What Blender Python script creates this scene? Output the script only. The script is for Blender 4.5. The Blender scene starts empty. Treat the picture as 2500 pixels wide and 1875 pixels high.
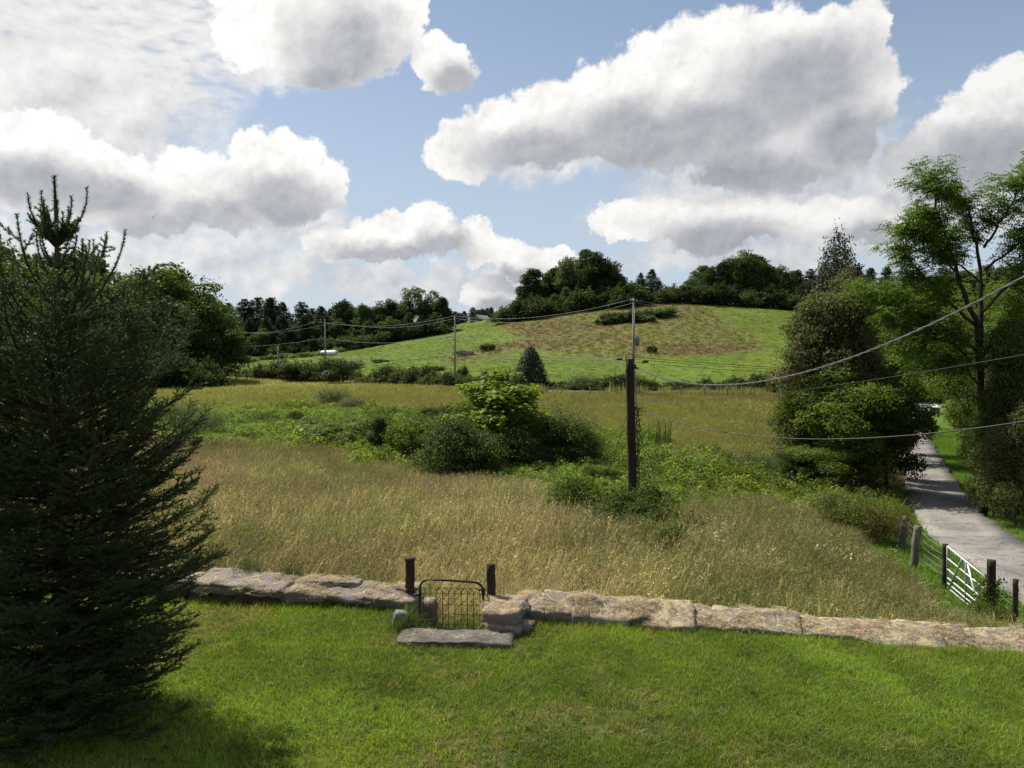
import bpy, bmesh, math, random
import numpy as np
from mathutils import Vector, Matrix

R = math.radians
SC = bpy.context.scene
COL = SC.collection

# ------------------------------------------------------------------ camera
FPX = 1888.0                      # focal length in pixels of the 2500 x 1875 photograph
CAMZ = 4.7                        # an upstairs window over the lawn
HORIZON = 860.0
PITCH = math.atan((937.5 - HORIZON) / FPX)
cam = bpy.data.cameras.new('camera')
cam.sensor_width = 36.0
cam.lens = FPX / 2500.0 * 36.0
cam.clip_start = 0.1
cam.clip_end = 6000.0
camo = bpy.data.objects.new('camera', cam)
camo.location = (0, 0, CAMZ)
camo.rotation_euler = (R(90) - PITCH, 0, 0)
COL.objects.link(camo)
SC.camera = camo

def ray(px, py):
    u = (px - 1250.0) / FPX
    v = (937.5 - py) / FPX
    c, s = math.cos(PITCH), math.sin(PITCH)
    return np.array([u, c + v * s, -s + v * c])          # world direction of a photograph pixel

def at(px, py, d):
    r = ray(px, py)
    r = r / r[1]
    return np.array([r[0] * d, d, CAMZ + r[2] * d])

def azel(px, py):
    r = ray(px, py)
    return math.atan2(r[0], r[1]), math.asin(r[2] / np.linalg.norm(r))

# ------------------------------------------------------------------ sky, sun, exposure
SUN_AZ, SUN_EL = R(-43), R(50)
SKY_STRENGTH = 0.10

class S:
    """a shader socket with arithmetic"""
    nt = None
    def __init__(s, o): s.o = o
    @staticmethod
    def put(inp, v):
        if isinstance(v, S): S.nt.links.new(v.o, inp)
        else: inp.default_value = v
    @staticmethod
    def m(op, *a, clamp=False):
        n = S.nt.nodes.new('ShaderNodeMath'); n.operation = op; n.use_clamp = clamp
        for i, v in enumerate(a): S.put(n.inputs[i], v)
        return S(n.outputs[0])
    def __add__(a, b): return S.m('ADD', a, b)
    def __radd__(a, b): return S.m('ADD', b, a)
    def __sub__(a, b): return S.m('SUBTRACT', a, b)
    def __rsub__(a, b): return S.m('SUBTRACT', b, a)
    def __mul__(a, b): return S.m('MULTIPLY', a, b)
    def __rmul__(a, b): return S.m('MULTIPLY', b, a)
    def __truediv__(a, b): return S.m('DIVIDE', a, b)
    def max(a, b): return S.m('MAXIMUM', a, b)
    def min(a, b): return S.m('MINIMUM', a, b)
    @staticmethod
    def vm(op, *a):
        n = S.nt.nodes.new('ShaderNodeVectorMath'); n.operation = op
        for i, v in enumerate(a): S.put(n.inputs[i], v)
        return S(n.outputs['Value'] if op in ('LENGTH', 'DOT_PRODUCT', 'DISTANCE') else n.outputs[0])
    def sstep(a, e0, e1, t0=0.0, t1=1.0):
        n = S.nt.nodes.new('ShaderNodeMapRange'); n.interpolation_type = 'SMOOTHSTEP'
        S.put(n.inputs['Value'], a)
        n.inputs['From Min'].default_value = e0; n.inputs['From Max'].default_value = e1
        n.inputs['To Min'].default_value = t0; n.inputs['To Max'].default_value = t1
        return S(n.outputs[0])
    @staticmethod
    def noise(vec, scale, detail=6.0, rough=0.55, dist=0.0, color=False, lac=2.0, dim='3D'):
        n = S.nt.nodes.new('ShaderNodeTexNoise'); n.noise_dimensions = dim
        S.put(n.inputs['Vector'], vec)
        n.inputs['Scale'].default_value = scale; n.inputs['Detail'].default_value = detail
        n.inputs['Roughness'].default_value = rough; n.inputs['Distortion'].default_value = dist
        n.inputs['Lacunarity'].default_value = lac
        return S(n.outputs['Color'] if color else n.outputs[0])
    @staticmethod
    def mix(f, a, b, mode='MIX'):
        n = S.nt.nodes.new('ShaderNodeMix'); n.data_type = 'RGBA'; n.blend_type = mode
        S.put(n.inputs[0], f)
        for k, v in ((6, a), (7, b)):
            if isinstance(v, S): S.nt.links.new(v.o, n.inputs[k])
            else: n.inputs[k].default_value = (*v[:3], 1.0)
        return S(n.outputs[2])
    @staticmethod
    def xyz(v):
        n = S.nt.nodes.new('ShaderNodeSeparateXYZ'); S.put(n.inputs[0], v)
        return S(n.outputs[0]), S(n.outputs[1]), S(n.outputs[2])
    @staticmethod
    def comb(x, y, z):
        n = S.nt.nodes.new('ShaderNodeCombineXYZ')
        for i, v in enumerate((x, y, z)): S.put(n.inputs[i], v)
        return S(n.outputs[0])

world = bpy.data.worlds.new('World')
SC.world = world
world.use_nodes = True
S.nt = world.node_tree
for n in list(S.nt.nodes): S.nt.nodes.remove(n)

def build_sky():
    nt = S.nt
    out = nt.nodes.new('ShaderNodeOutputWorld')
    bg = nt.nodes.new('ShaderNodeBackground')
    bg.inputs['Strength'].default_value = SKY_STRENGTH
    sky = nt.nodes.new('ShaderNodeTexSky'); sky.sky_type = 'NISHITA'
    sky.sun_disc = False
    sky.sun_elevation = SUN_EL; sky.sun_rotation = SUN_AZ
    sky.air_density = 1.0; sky.dust_density = 0.5; sky.ozone_density = 1.0
    tc = nt.nodes.new('ShaderNodeTexCoord')
    d = S(tc.outputs['Generated'])
    d = S.vm('NORMALIZE', d)
    x, y, z = S.xyz(d)
    az = S.m('ARCTAN2', x, y)
    el = S.m('ARCSINE', z)
    p = S.comb(az, el, 0.0)
    K = 1.1302                                   # blobs below are in pixels of a 2212-wide view of the photograph
    def blob(cx, cy, rx, ry):
        a, e = azel(cx * K, cy * K)
        return (a, e, rx * K / FPX * 1.06, ry * K / FPX * 1.04)
    CUM = [blob(*b) for b in [
        # large bank on the right
        (1000, 335, 80, 66), (1075, 300, 90, 78), (1180, 270, 105, 90), (1300, 235, 110, 95), (1420, 185, 110, 105),
        (1540, 140, 115, 105), (1660, 115, 110, 95), (1775, 110, 95, 90), (1855, 75, 48, 68), (1850, 215, 85, 80),
        (1580, 275, 200, 85), (1400, 320, 130, 55), (1760, 310, 120, 70),
        # lower clumps beneath it
        (1325, 485, 62, 36), (1420, 480, 85, 50), (1530, 500, 90, 58), (1650, 470, 75, 46), (1800, 470, 75, 46), (1890, 480, 80, 50), (1640, 380, 130, 42),
        # right edge
        (2190, 215, 75, 75), (2100, 285, 85, 72), (2200, 320, 110, 90), (2010, 345, 80, 55), (2110, 385, 110, 45), (2300, 260, 120, 120),
        # top centre
        (545, 55, 85, 78), (660, 50, 110, 105), (770, 60, 105, 110), (690, 140, 90, 55), (855, 30, 55, 70), (945, 135, 78, 62),
        # left of centre
        (395, 375, 60, 58), (470, 420, 85, 70), (555, 350, 72, 58), (630, 350, 66, 60), (690, 400, 62, 55), (600, 425, 120, 55),
        (730, 520, 75, 36), (825, 490, 66, 40), (900, 480, 70, 46), (945, 510, 46, 40), (830, 530, 110, 26),
        (1025, 520, 46, 52), (1105, 555, 70, 44), (1180, 550, 56, 28), (1055, 625, 60, 34),
        # left edge
        (40, 330, 90, 62), (115, 290, 72, 52), (210, 365, 105, 62), (70, 395, 140, 50), (300, 450, 110, 52)]]
    SOFT = [blob(*b) for b in [
        (60, 540, 260, 90), (350, 545, 230, 70), (600, 570, 200, 60), (820, 600, 220, 48), (1010, 610, 160, 44), (1150, 600, 110, 50),
        (1600, 420, 260, 100), (1850, 400, 170, 110), (1500, 560, 190, 40), (1760, 540, 220, 46), (2000, 470, 160, 80), (180, 250, 260, 140),
        (640, 165, 150, 40), (560, 470, 260, 60), (1240, 340, 260, 60)]]
    AC = [blob(*b) for b in [(170, 90, 330, 170), (330, 40, 190, 110), (60, 230, 200, 110)]]

    SHADE = [blob(*b) for b in [
        (1180, 330, 190, 60), (1380, 300, 210, 80), (1560, 270, 150, 70), (1720, 170, 150, 90), (1600, 370, 260, 50), (1840, 290, 100, 60),
        (1560, 520, 150, 46), (1880, 510, 90, 40), (2150, 340, 190, 70), (2060, 400, 120, 40),
        (740, 95, 130, 85), (700, 170, 90, 50), (970, 165, 60, 40), (600, 430, 130, 62), (450, 450, 100, 45), (860, 540, 160, 30), (950, 515, 60, 34),
        (60, 385, 150, 52), (220, 410, 110, 46), (330, 470, 110, 40), (1130, 590, 110, 30), (1060, 645, 60, 26)]]
    # one billowing noise shared by everything
    w = S.noise(d, 7.0, 7.0, 0.55, color=True)
    w = S.vm('SUBTRACT', w, (0.5, 0.5, 0.5))
    w2 = S.noise(d, 34.0, 6.0, 0.62, color=True)
    w2 = S.vm('SUBTRACT', w2, (0.5, 0.5, 0.5))
    warp = S.vm('ADD', S.vm('MULTIPLY', w, (0.075, 0.06, 0.0)), S.vm('MULTIPLY', w2, (0.046, 0.042, 0.0)))
    pw = S.vm('ADD', p, warp)
    warp_s = S.vm('MULTIPLY', warp, (1.5, 1.5, 0))

    def field(pt, blobs, k=0.16):
        acc = None
        for a, e, ra, re in blobs:
            n = nt.nodes.new('ShaderNodeVectorMath'); n.operation = 'MULTIPLY_ADD'
            S.put(n.inputs[0], pt)
            n.inputs[1].default_value = (1 / ra, 1 / re, 0)
            n.inputs[2].default_value = (-a / ra, -e / re, 0)
            L = S.vm('LENGTH', S(n.outputs[0]))
            if acc is None: acc = L
            else:
                acc = S.m('SMOOTH_MIN', acc, L, k)
        return 1.0 - acc

    # where no placed cloud reaches, the same kind of broken cumulus goes on all round the sky
    gen = S.noise(d, 2.6, 8.0, 0.58)
    gen = (gen - 0.53) * 5.0
    outside = S.m('ABSOLUTE', az).sstep(R(36), R(46)).max(el.sstep(R(26), R(33)))
    low = el.sstep(R(-2), R(4))
    gen = gen * outside * low - (1.0 - outside) * 2.0

    tosun = (-0.004, 0.006, 0.0)
    D = field(pw, CUM).max(gen)
    pw2 = S.vm('ADD', S.vm('ADD', p, S.vm('MULTIPLY', warp, (0.75, 0.75, 0))), tosun)
    D2 = field(pw2, SHADE, 0.5).max(gen)
    fine = S.noise(S.vm('ADD', d, S.vm('MULTIPLY', w, (0.03, 0.03, 0.03))), 55.0, 6.0, 0.6)
    fine_s = S.noise(S.vm('ADD', S.vm('ADD', d, S.vm('MULTIPLY', w, (0.03, 0.03, 0.03))), (-0.004, 0.0, 0.008)), 55.0, 6.0, 0.6)
    mid = S.noise(d, 20.0, 5.0, 0.55)
    mid_s = S.noise(S.vm('ADD', d, (-0.010, 0.0, 0.022)), 20.0, 5.0, 0.55)
    a_cum = (D + (fine - 0.5) * 0.50).sstep(-0.02, 0.17)
    shade = (D2 + (mid - 0.5) * 0.7 + (fine - 0.5) * 0.25).sstep(-0.42, 0.62)
    relief = (mid - mid_s) * 0.65 + (fine - fine_s) * 0.45
    lum = 1.0 - 0.48 * shade + relief * (0.75 - 0.35 * shade)
    lum = lum.max(0.40).min(1.05)
    # soft hazy cloud
    Ds = field(S.vm('ADD', p, warp_s), SOFT, 0.3)
    a_soft = (Ds + (mid - 0.5) * 1.2 + (fine - 0.5) * 0.6).sstep(-0.2, 0.62) * 0.80
    lum_s = 0.77 + (mid - 0.5) * 0.5 + relief * 0.5
    # rippled high cloud
    rip = S.noise(S.vm('ADD', S.vm('MULTIPLY', p, (0.62, 1.6, 1.0)), S.vm('MULTIPLY', w, (0.02, 0.02, 0))), 62.0, 3.0, 0.5)
    Da = field(S.vm('ADD', p, S.vm('MULTIPLY', warp, (2.0, 2.0, 0))), AC, 0.3)
    a_ac = Da.sstep(-0.1, 0.45) * (rip + Da * 0.25).sstep(0.36, 0.62, 0.45, 1.0) * 0.92
    lum_a = 0.80 + (rip - 0.5) * 0.5

    # aureole side of the sky is brighter: clouds towards the sun are lit through
    SUNV = (math.sin(SUN_AZ) * math.cos(SUN_EL), math.cos(SUN_AZ) * math.cos(SUN_EL), math.sin(SUN_EL))
    g = S.vm('DOT_PRODUCT', d, SUNV)
    glow = g.sstep(0.35, 1.0, 0.94, 1.16)

    WHITE = (1.0, 0.985, 0.965); GREY = (0.87, 0.91, 1.0)
    def tint(l):
        c = S.mix(l.sstep(0.35, 0.95), GREY, WHITE)
        return S.vm('MULTIPLY', c, S.comb(l, l, l))
    CS = 0.655 / SKY_STRENGTH
    def scaled(l):
        l = l * glow * CS
        c = S.mix((l / CS).sstep(0.35, 0.95), GREY, WHITE)
        return S.vm('MULTIPLY', c, S.comb(l, l, l))
    base = S(sky.outputs[0])
    base = S.vm('MULTIPLY', base, (SKY_R, SKY_G, SKY_B))
    veil = el.sstep(R(-1), R(26), 0.86, 0.20)
    base = S.mix(veil, base, (0.38 / SKY_STRENGTH, 0.44 / SKY_STRENGTH, 0.515 / SKY_STRENGTH))
    c = S.mix(a_ac, base, scaled(lum_a))
    c = S.mix(a_soft, c, scaled(lum_s))
    c = S.mix(a_cum, c, scaled(lum))
    nt.links.new(c.o, bg.inputs['Color'])
    nt.links.new(bg.outputs[0], out.inputs[0])

SKY_R, SKY_G, SKY_B = 0.70, 0.70, 0.70
build_sky()
world.cycles.sampling_method = 'MANUAL'
world.cycles.sample_map_resolution = 512

sun = bpy.data.lights.new('sun', 'SUN')
sun.energy = 5.0
sun.angle = R(0.53)
sun.color = (1.0, 0.955, 0.88)
suno = bpy.data.objects.new('sun', sun)
_sv = Vector((math.sin(SUN_AZ) * math.cos(SUN_EL), math.cos(SUN_AZ) * math.cos(SUN_EL), math.sin(SUN_EL)))
suno.rotation_euler = _sv.to_track_quat('Z', 'Y').to_euler()
suno.location = (-30, 40, 60)
COL.objects.link(suno)

SC.view_settings.view_transform = 'Standard'
SC.view_settings.look = 'None'
SC.view_settings.exposure = 0.55
SC.view_settings.gamma = 1.0
SC.view_settings.use_curve_mapping = False
SC.render.engine = 'CYCLES'
SC.cycles.use_denoising = True
SC.cycles.max_bounces = 6
SC.cycles.diffuse_bounces = 2
SC.cycles.glossy_bounces = 2
SC.cycles.transmission_bounces = 3
SC.cycles.transparent_max_bounces = 8
SC.cycles.caustics_reflective = False
SC.cycles.caustics_refractive = False

# ------------------------------------------------------------------ helpers
def np_mesh(name, V, F, smooth=False):
    """V (n,3); F one (m,k) array or a list of such arrays"""
    if not isinstance(F, (list, tuple)): F = [F]
    F = [np.asarray(f, dtype=np.int32) for f in F if len(f)]
    me = bpy.data.meshes.new(name)
    V = np.ascontiguousarray(V, dtype=np.float32)
    me.vertices.add(len(V)); me.vertices.foreach_set('co', V.ravel())
    nl = sum(f.size for f in F); npol = sum(len(f) for f in F)
    me.loops.add(nl); me.polygons.add(npol)
    me.loops.foreach_set('vertex_index', np.concatenate([f.ravel() for f in F]))
    tot = np.concatenate([np.full(len(f), f.shape[1], dtype=np.int32) for f in F])
    st = np.concatenate([[0], np.cumsum(tot)[:-1]]).astype(np.int32)
    me.polygons.foreach_set('loop_start', st)
    try: me.polygons.foreach_set('loop_total', tot)
    except Exception: pass
    me.update(calc_edges=True)
    if smooth: me.polygons.foreach_set('use_smooth', np.ones(npol, dtype=bool))
    return me

class MB:
    """collects pieces of one mesh"""
    def __init__(s): s.V = []; s.F3 = []; s.F4 = []; s.n = 0
    def add(s, V, F):
        V = np.asarray(V, dtype=float).reshape(-1, 3); F = np.asarray(F, dtype=int)
        (s.F3 if F.shape[1] == 3 else s.F4).append(F + s.n)
        s.V.append(V); s.n += len(V)
        return s
    def tube(s, P, r, k=6, cap=True):
        P = np.asarray(P, dtype=float); n = len(P)
        r = np.broadcast_to(np.asarray(r, dtype=float), (n,))
        T = np.gradient(P, axis=0); T /= np.linalg.norm(T, axis=1)[:, None] + 1e-9
        ref = np.array([0, 0, 1.0]) if abs(T[0][2]) < 0.9 else np.array([1.0, 0, 0])
        U = np.cross(T, ref); U /= np.linalg.norm(U, axis=1)[:, None] + 1e-9
        W = np.cross(T, U)
        a = np.arange(k) * 2 * math.pi / k
        ring = P[:, None, :] + r[:, None, None] * (np.cos(a)[None, :, None] * U[:, None, :] + np.sin(a)[None, :, None] * W[:, None, :])
        V = ring.reshape(-1, 3)
        i = np.arange(n - 1)[:, None] * k + np.arange(k)[None, :]
        j = np.arange(n - 1)[:, None] * k + (np.arange(k)[None, :] + 1) % k
        F = np.stack([i, j, j + k, i + k], -1).reshape(-1, 4)
        base = s.n
        s.add(V, F)
        if cap:
            for e in (0, n - 1):
                c = s.n; s.V.append(P[e][None]); s.n += 1
                q = base + e * k + np.arange(k)
                q2 = base + e * k + (np.arange(k) + 1) % k
                f = np.stack([q2, q, np.full(k, c)], -1) if e == 0 else np.stack([q, q2, np.full(k, c)], -1)
                s.F3.append(f)
        return s
    def box(s, c, d, M=None):
        x, y, z = np.array(d) / 2.0
        V = np.array([[-x, -y, -z], [x, -y, -z], [x, y, -z], [-x, y, -z], [-x, -y, z], [x, -y, z], [x, y, z], [-x, y, z]])
        if M is not None: V = V @ np.array(M).T
        F = [[0, 3, 2, 1], [4, 5, 6, 7], [0, 1, 5, 4], [1, 2, 6, 5], [2, 3, 7, 6], [3, 0, 4, 7]]
        return s.add(V + np.array(c), F)
    def mesh(s, name, smooth=False):
        F = []
        if s.F3: F.append(np.concatenate(s.F3))
        if s.F4: F.append(np.concatenate(s.F4))
        return np_mesh(name, np.concatenate(s.V), F, smooth)

def obj(name, me, mat=None, parent=None, loc=None):
    o = bpy.data.objects.new(name, me)
    if mat is not None and me is not None and not me.materials: me.materials.append(mat)
    COL.objects.link(o)
    if parent is not None: o.parent = parent
    if loc is not None: o.location = loc
    return o
def tag(o, label=None, cat=None, group=None, kind=None):
    if label: o['label'] = label
    if cat: o['category'] = cat
    if group: o['group'] = group
    if kind: o['kind'] = kind
    return o
def thing(name, label, cat, loc=(0, 0, 0), rz=0.0, group=None, scale=None):
    o = bpy.data.objects.new(name, None); COL.objects.link(o)
    o.empty_display_size = 0.2
    o.location = loc; o.rotation_euler = (0, 0, rz)
    if scale is not None: o.scale = scale if hasattr(scale, '__len__') else (scale,) * 3
    return tag(o, label, cat, group)

# ------------------------------------------------------------------ materials
def newmat(name):
    m = bpy.data.materials.new(name); m.use_nodes = True
    S.nt = m.node_tree
    for n in list(S.nt.nodes): S.nt.nodes.remove(n)
    out = S.nt.nodes.new('ShaderNodeOutputMaterial')
    return m, out
def principled(col, rough=0.8, spec=0.3, metal=0.0, normal=None):
    b = S.nt.nodes.new('ShaderNodeBsdfPrincipled')
    if isinstance(col, S): S.nt.links.new(col.o, b.inputs['Base Color'])
    else: b.inputs['Base Color'].default_value = (*col, 1)
    if isinstance(rough, S): S.nt.links.new(rough.o, b.inputs['Roughness'])
    else: b.inputs['Roughness'].default_value = rough
    b.inputs['Specular IOR Level'].default_value = spec
    b.inputs['Metallic'].default_value = metal
    if normal is not None: S.nt.links.new(normal.o, b.inputs['Normal'])
    return b
def bump(h, strength=0.5, dist=0.02):
    n = S.nt.nodes.new('ShaderNodeBump'); n.inputs['Strength'].default_value = strength; n.inputs['Distance'].default_value = dist
    S.put(n.inputs['Height'], h); return S(n.outputs[0])
def attr(name, kind='GEOMETRY', vec=True):
    n = S.nt.nodes.new('ShaderNodeAttribute'); n.attribute_name = name; n.attribute_type = kind
    return S(n.outputs['Vector'] if vec else n.outputs['Fac'])
def geo(which):
    n = S.nt.nodes.new('ShaderNodeNewGeometry'); return S(n.outputs[which])
def objinfo(which):
    n = S.nt.nodes.new('ShaderNodeObjectInfo'); return S(n.outputs[which])
def texco(which):
    n = S.nt.nodes.new('ShaderNodeTexCoord'); return S(n.outputs[which])
def scalecol(c, f):
    return S.vm('MULTIPLY', c, S.comb(f, f, f))
def foliage_shader(out, col, transl=0.4, rough=0.5, spec=0.25, tcol=(1.25, 1.35, 0.55)):
    """leaf: reflects its colour, lets sunlight through in a yellower green"""
    b = principled(col, rough, spec)
    t = S.nt.nodes.new('ShaderNodeBsdfTranslucent')
    S.nt.links.new(S.vm('MULTIPLY', col, tcol).o, t.inputs['Color'])
    mx = S.nt.nodes.new('ShaderNodeMixShader'); mx.inputs[0].default_value = transl
    S.nt.links.new(b.outputs[0], mx.inputs[1]); S.nt.links.new(t.outputs[0], mx.inputs[2])
    S.nt.links.new(mx.outputs[0], out.inputs[0])
def leaf_mat(name, c1, c2, transl=0.4, rough=0.5, spec=0.25, var=0.35, tcol=(1.25, 1.35, 0.55), c3=None):
    m, out = newmat(name)
    r = geo('Random Per Island')
    col = S.mix(r, c1, c2)
    if c3 is not None:                          # patches of a third leaf colour
        n = S.noise(texco('Object'), 0.55, 3.0, 0.6)
        col = S.mix(n.sstep(0.47, 0.66), col, c3)
    f = objinfo('Random') * var + (1.0 - var * 0.5)
    foliage_shader(out, scalecol(col, f), transl, rough, spec, tcol)
    return m
def tint_mat(name, transl=0.35, rough=0.6, spec=0.2, var=0.5, tcol=(1.15, 1.2, 0.6)):
    """grass: every tuft carries its own colour"""
    m, out = newmat(name)
    r = geo('Random Per Island')
    col = scalecol(attr('tint', 'INSTANCER'), r * var + (1.0 - var * 0.5))
    foliage_shader(out, col, transl, rough, spec, tcol)
    return m
def plain_mat(name, c1, c2, scale=4.0, rough=0.85, spec=0.25, bstr=0.4, bdist=0.01, metal=0.0, stretch=(1, 1, 1), detail=6.0):
    m, out = newmat(name)
    v = S.vm('MULTIPLY', texco('Object'), stretch)
    n = S.noise(v, scale, detail, 0.62)
    n2 = S.noise(v, scale * 6.0, 4.0, 0.6)
    col = S.mix((n * 0.7 + n2 * 0.3).sstep(0.33, 0.67), c1, c2)
    b = principled(col, rough, spec, metal, bump(n * 0.6 + n2 * 0.4, bstr, bdist))
    S.nt.links.new(b.outputs[0], out.inputs[0])
    return m

M = {}
M['bark'] = plain_mat('bark', (0.10, 0.075, 0.05), (0.035, 0.027, 0.02), 5.0, 0.95, 0.1, 0.8, 0.03, stretch=(1, 1, 0.25))
M['bark_grey'] = plain_mat('bark_grey', (0.16, 0.14, 0.115), (0.06, 0.05, 0.04), 5.0, 0.95, 0.1, 0.8, 0.03, stretch=(1, 1, 0.25))
M['wood_dark'] = plain_mat('old_dark_wood', (0.060, 0.043, 0.031), (0.016, 0.012, 0.010), 9.0, 0.9, 0.2, 0.9, 0.01, stretch=(1, 1, 0.12))
M['wood_grey'] = plain_mat('weathered_wood', (0.20, 0.18, 0.15), (0.07, 0.06, 0.05), 9.0, 0.9, 0.2, 0.9, 0.01, stretch=(1, 1, 0.12))
M['pole_wood'] = plain_mat('pole_wood', (0.050, 0.040, 0.031), (0.017, 0.014, 0.011), 7.0, 0.9, 0.15, 0.9, 0.012, stretch=(1, 1, 0.1))
M['pole_grey'] = plain_mat('grey_pole_wood', (0.30, 0.28, 0.25), (0.19, 0.175, 0.155), 5.0, 0.9, 0.15, 0.3, 0.01, stretch=(1, 1, 0.1))
M['rust'] = plain_mat('rusty_iron', (0.060, 0.036, 0.028), (0.022, 0.016, 0.015), 25.0, 0.65, 0.4, 0.5, 0.003, 0.3)
M['galv'] = plain_mat('galvanised_steel', (0.66, 0.67, 0.66), (0.52, 0.53, 0.53), 14.0, 0.45, 0.5, 0.15, 0.002, 0.3)
M['galv_dull'] = plain_mat('dull_grey_steel', (0.30, 0.30, 0.28), (0.20, 0.20, 0.19), 14.0, 0.6, 0.4, 0.2, 0.002, 0.4)
M['wire'] = plain_mat('wire', (0.030, 0.030, 0.032), (0.018, 0.018, 0.02), 3.0, 0.5, 0.4, 0.0, 0.001)
M['wire_pale'] = plain_mat('bare_wire', (0.26, 0.26, 0.26), (0.20, 0.20, 0.20), 3.0, 0.6, 0.3, 0.0, 0.001, 0.2)
M['wire_mid'] = plain_mat('twisted_cable', (0.13, 0.13, 0.13), (0.09, 0.09, 0.09), 3.0, 0.7, 0.2, 0.0, 0.001)
M['bark_dark'] = plain_mat('dark_bark', (0.055, 0.043, 0.033), (0.022, 0.018, 0.014), 5.0, 0.95, 0.1, 0.8, 0.03, stretch=(1, 1, 0.25))
M['ceramic'] = plain_mat('insulator', (0.30, 0.26, 0.20), (0.18, 0.15, 0.12), 8.0, 0.3, 0.5, 0.0, 0.001)

# ------------------------------------------------------------------ terrain
# control points: (photo x, photo y, distance) lie on the ground; ('w', x, y, z) are given in metres
CTRL = [('w', -25, -10, -0.6), ('w', 0, -10, -0.6), ('w', 25, -10, -0.9), ('w', -14, 8, -0.5), ('w', 0, 8, -0.6), ('w', 12, 6, -1.0),
        ('w', -8, 15.8, -0.30), ('w', -16, 16, -0.2), ('w', -1, 14.8, -0.45), ('w', 4, 14.2, -0.60), ('w', 8.5, 13.3, -0.85), ('w', 13, 13, -1.4),
        ('w', -30, 20, 0.0), ('w', -30, 45, -0.4),
        (1545, 1270, 26), (1100, 1300, 22), (600, 1310, 22), (1900, 1330, 22), (500, 1180, 34), (1100, 1150, 40), (500, 1070, 50), (0, 1075, 50),
        (1500, 1130, 42), (1900, 1165, 40), (1000, 1024, 70), (1500, 1022, 70), (1850, 1060, 62), (650, 1008, 76), (300, 1000, 78),
        (1450, 985, 82), (1850, 1000, 80), (500, 934, 135), (0, 938, 135), (850, 950, 110), (1230, 957, 98), (1545, 968, 88), (1900, 972, 88),
        (1110, 940, 122), (760, 935, 138),
        (2310, 1440, 22.4), (2408, 1515, 20.2), (2370, 1314, 29.5), (2260, 1200, 42), (2250, 1100, 64), (2270, 1020, 84), (2260, 985, 96),
        (2130, 1190, 40), (2490, 1300, 29), (2495, 1550, 16.5), (2235, 1385, 24), (2400, 1130, 55), (2500, 1060, 70), (2450, 985, 95),
        (1400, 930, 118), (1700, 935, 116), (1600, 870, 150), (1600, 800, 200), (1600, 735, 270), (1250, 890, 150), (1250, 835, 200), (1220, 780, 270),
        (1000, 822, 265), (1130, 799, 264), (1170, 794, 266), (1000, 880, 180), (850, 853, 255), (760, 895, 180), (600, 878, 230), (600, 916, 155), (300, 890, 220), (0, 890, 220),
        (1950, 757, 270), (1950, 830, 190), (1950, 905, 130), (2200, 775, 265), (2200, 900, 140), (2500, 800, 260), (2500, 920, 130),
        ('w', 40, 330, 23.0), ('w', -40, 330, 14), ('w', -120, 330, 5), ('w', 140, 330, 18), ('w', -200, 200, 2), ('w', 200, 200, 10),
        ('w', -500, 0, 0), ('w', 500, 0, 0), ('w', -600, 700, 4), ('w', 600, 700, 10), ('w', 0, 800, 12), ('w', 0, -300, 0), ('w', -1500, 1500, 4), ('w', 1500, 1500, 4), ('w', -1500, -800, 0), ('w', 1500, -800, 0)]
_cp = np.array([c[1:] if c[0] == 'w' else at(*c) for c in CTRL], dtype=float)
def _fit():
    X = _cp[:, :2] / 100.0; n = len(X)
    r = np.linalg.norm(X[:, None] - X[None], axis=2)
    K = np.where(r > 0, r ** 2 * np.log(r + 1e-12), 0.0) + np.eye(n) * 2e-4
    P = np.c_[np.ones(n), X]
    A = np.block([[K, P], [P.T, np.zeros((3, 3))]])
    return X, np.linalg.solve(A, np.r_[_cp[:, 2], 0, 0, 0])
_TX, _TW = _fit()
def H(x, y):
    x = np.asarray(x, dtype=float); y = np.asarray(y, dtype=float)
    sh = x.shape
    Q = np.stack([x.ravel(), y.ravel()], 1) / 100.0
    out = np.empty(len(Q))
    for i in range(0, len(Q), 20000):
        q = Q[i:i + 20000]
        r2 = ((q[:, None] - _TX[None]) ** 2).sum(2)
        out[i:i + 20000] = (0.5 * r2 * np.log(r2 + 1e-20)) @ _TW[:-3] + _TW[-3] + q @ _TW[-2:]
    return out.reshape(sh)
def gz(x, y): return float(H(np.array([x]), np.array([y]))[0])
def hit(px, py, d0=8.0, d1=600.0):
    """the point of the ground that a photograph pixel shows"""
    ds = d0 * (d1 / d0) ** (np.linspace(0, 1, 500))
    r = ray(px, py); r = r / r[1]
    z = CAMZ + r[2] * ds - H(r[0] * ds, ds)
    k = np.argmax(z <= 0)
    if z[k] > 0: k = len(ds) - 1
    if k > 0:
        t = z[k - 1] / (z[k - 1] - z[k]) if z[k - 1] != z[k] else 0
        d = ds[k - 1] + t * (ds[k] - ds[k - 1])
    else: d = ds[0]
    x = r[0] * d
    return np.array([x, d, gz(x, d)])
def spot(px, d):
    """ground point under photo column px at distance d"""
    x = (px - 1250.0) / FPX * d / math.cos(PITCH)
    return np.array([x, d, gz(x, d)])
def proj(P):
    P = np.asarray(P, dtype=float)
    c, s = math.cos(PITCH), math.sin(PITCH)
    X = P[..., 0]; Y = P[..., 1]; Z = P[..., 2] - CAMZ
    f = np.maximum(Y * c - Z * s, 1e-3); up = Y * s + Z * c
    return 1250 + FPX * X / f, 937.5 - FPX * up / f
def inpoly(px, py, poly):
    c = np.zeros(np.shape(px), dtype=bool)
    n = len(poly)
    for i in range(n):
        x0, y0 = poly[i]; x1, y1 = poly[(i + 1) % n]
        if y0 == y1: continue
        c ^= ((y0 > py) != (y1 > py)) & (px < (x1 - x0) * (py - y0) / (y1 - y0) + x0)
    return c
_ng = np.random.default_rng(5)
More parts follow.
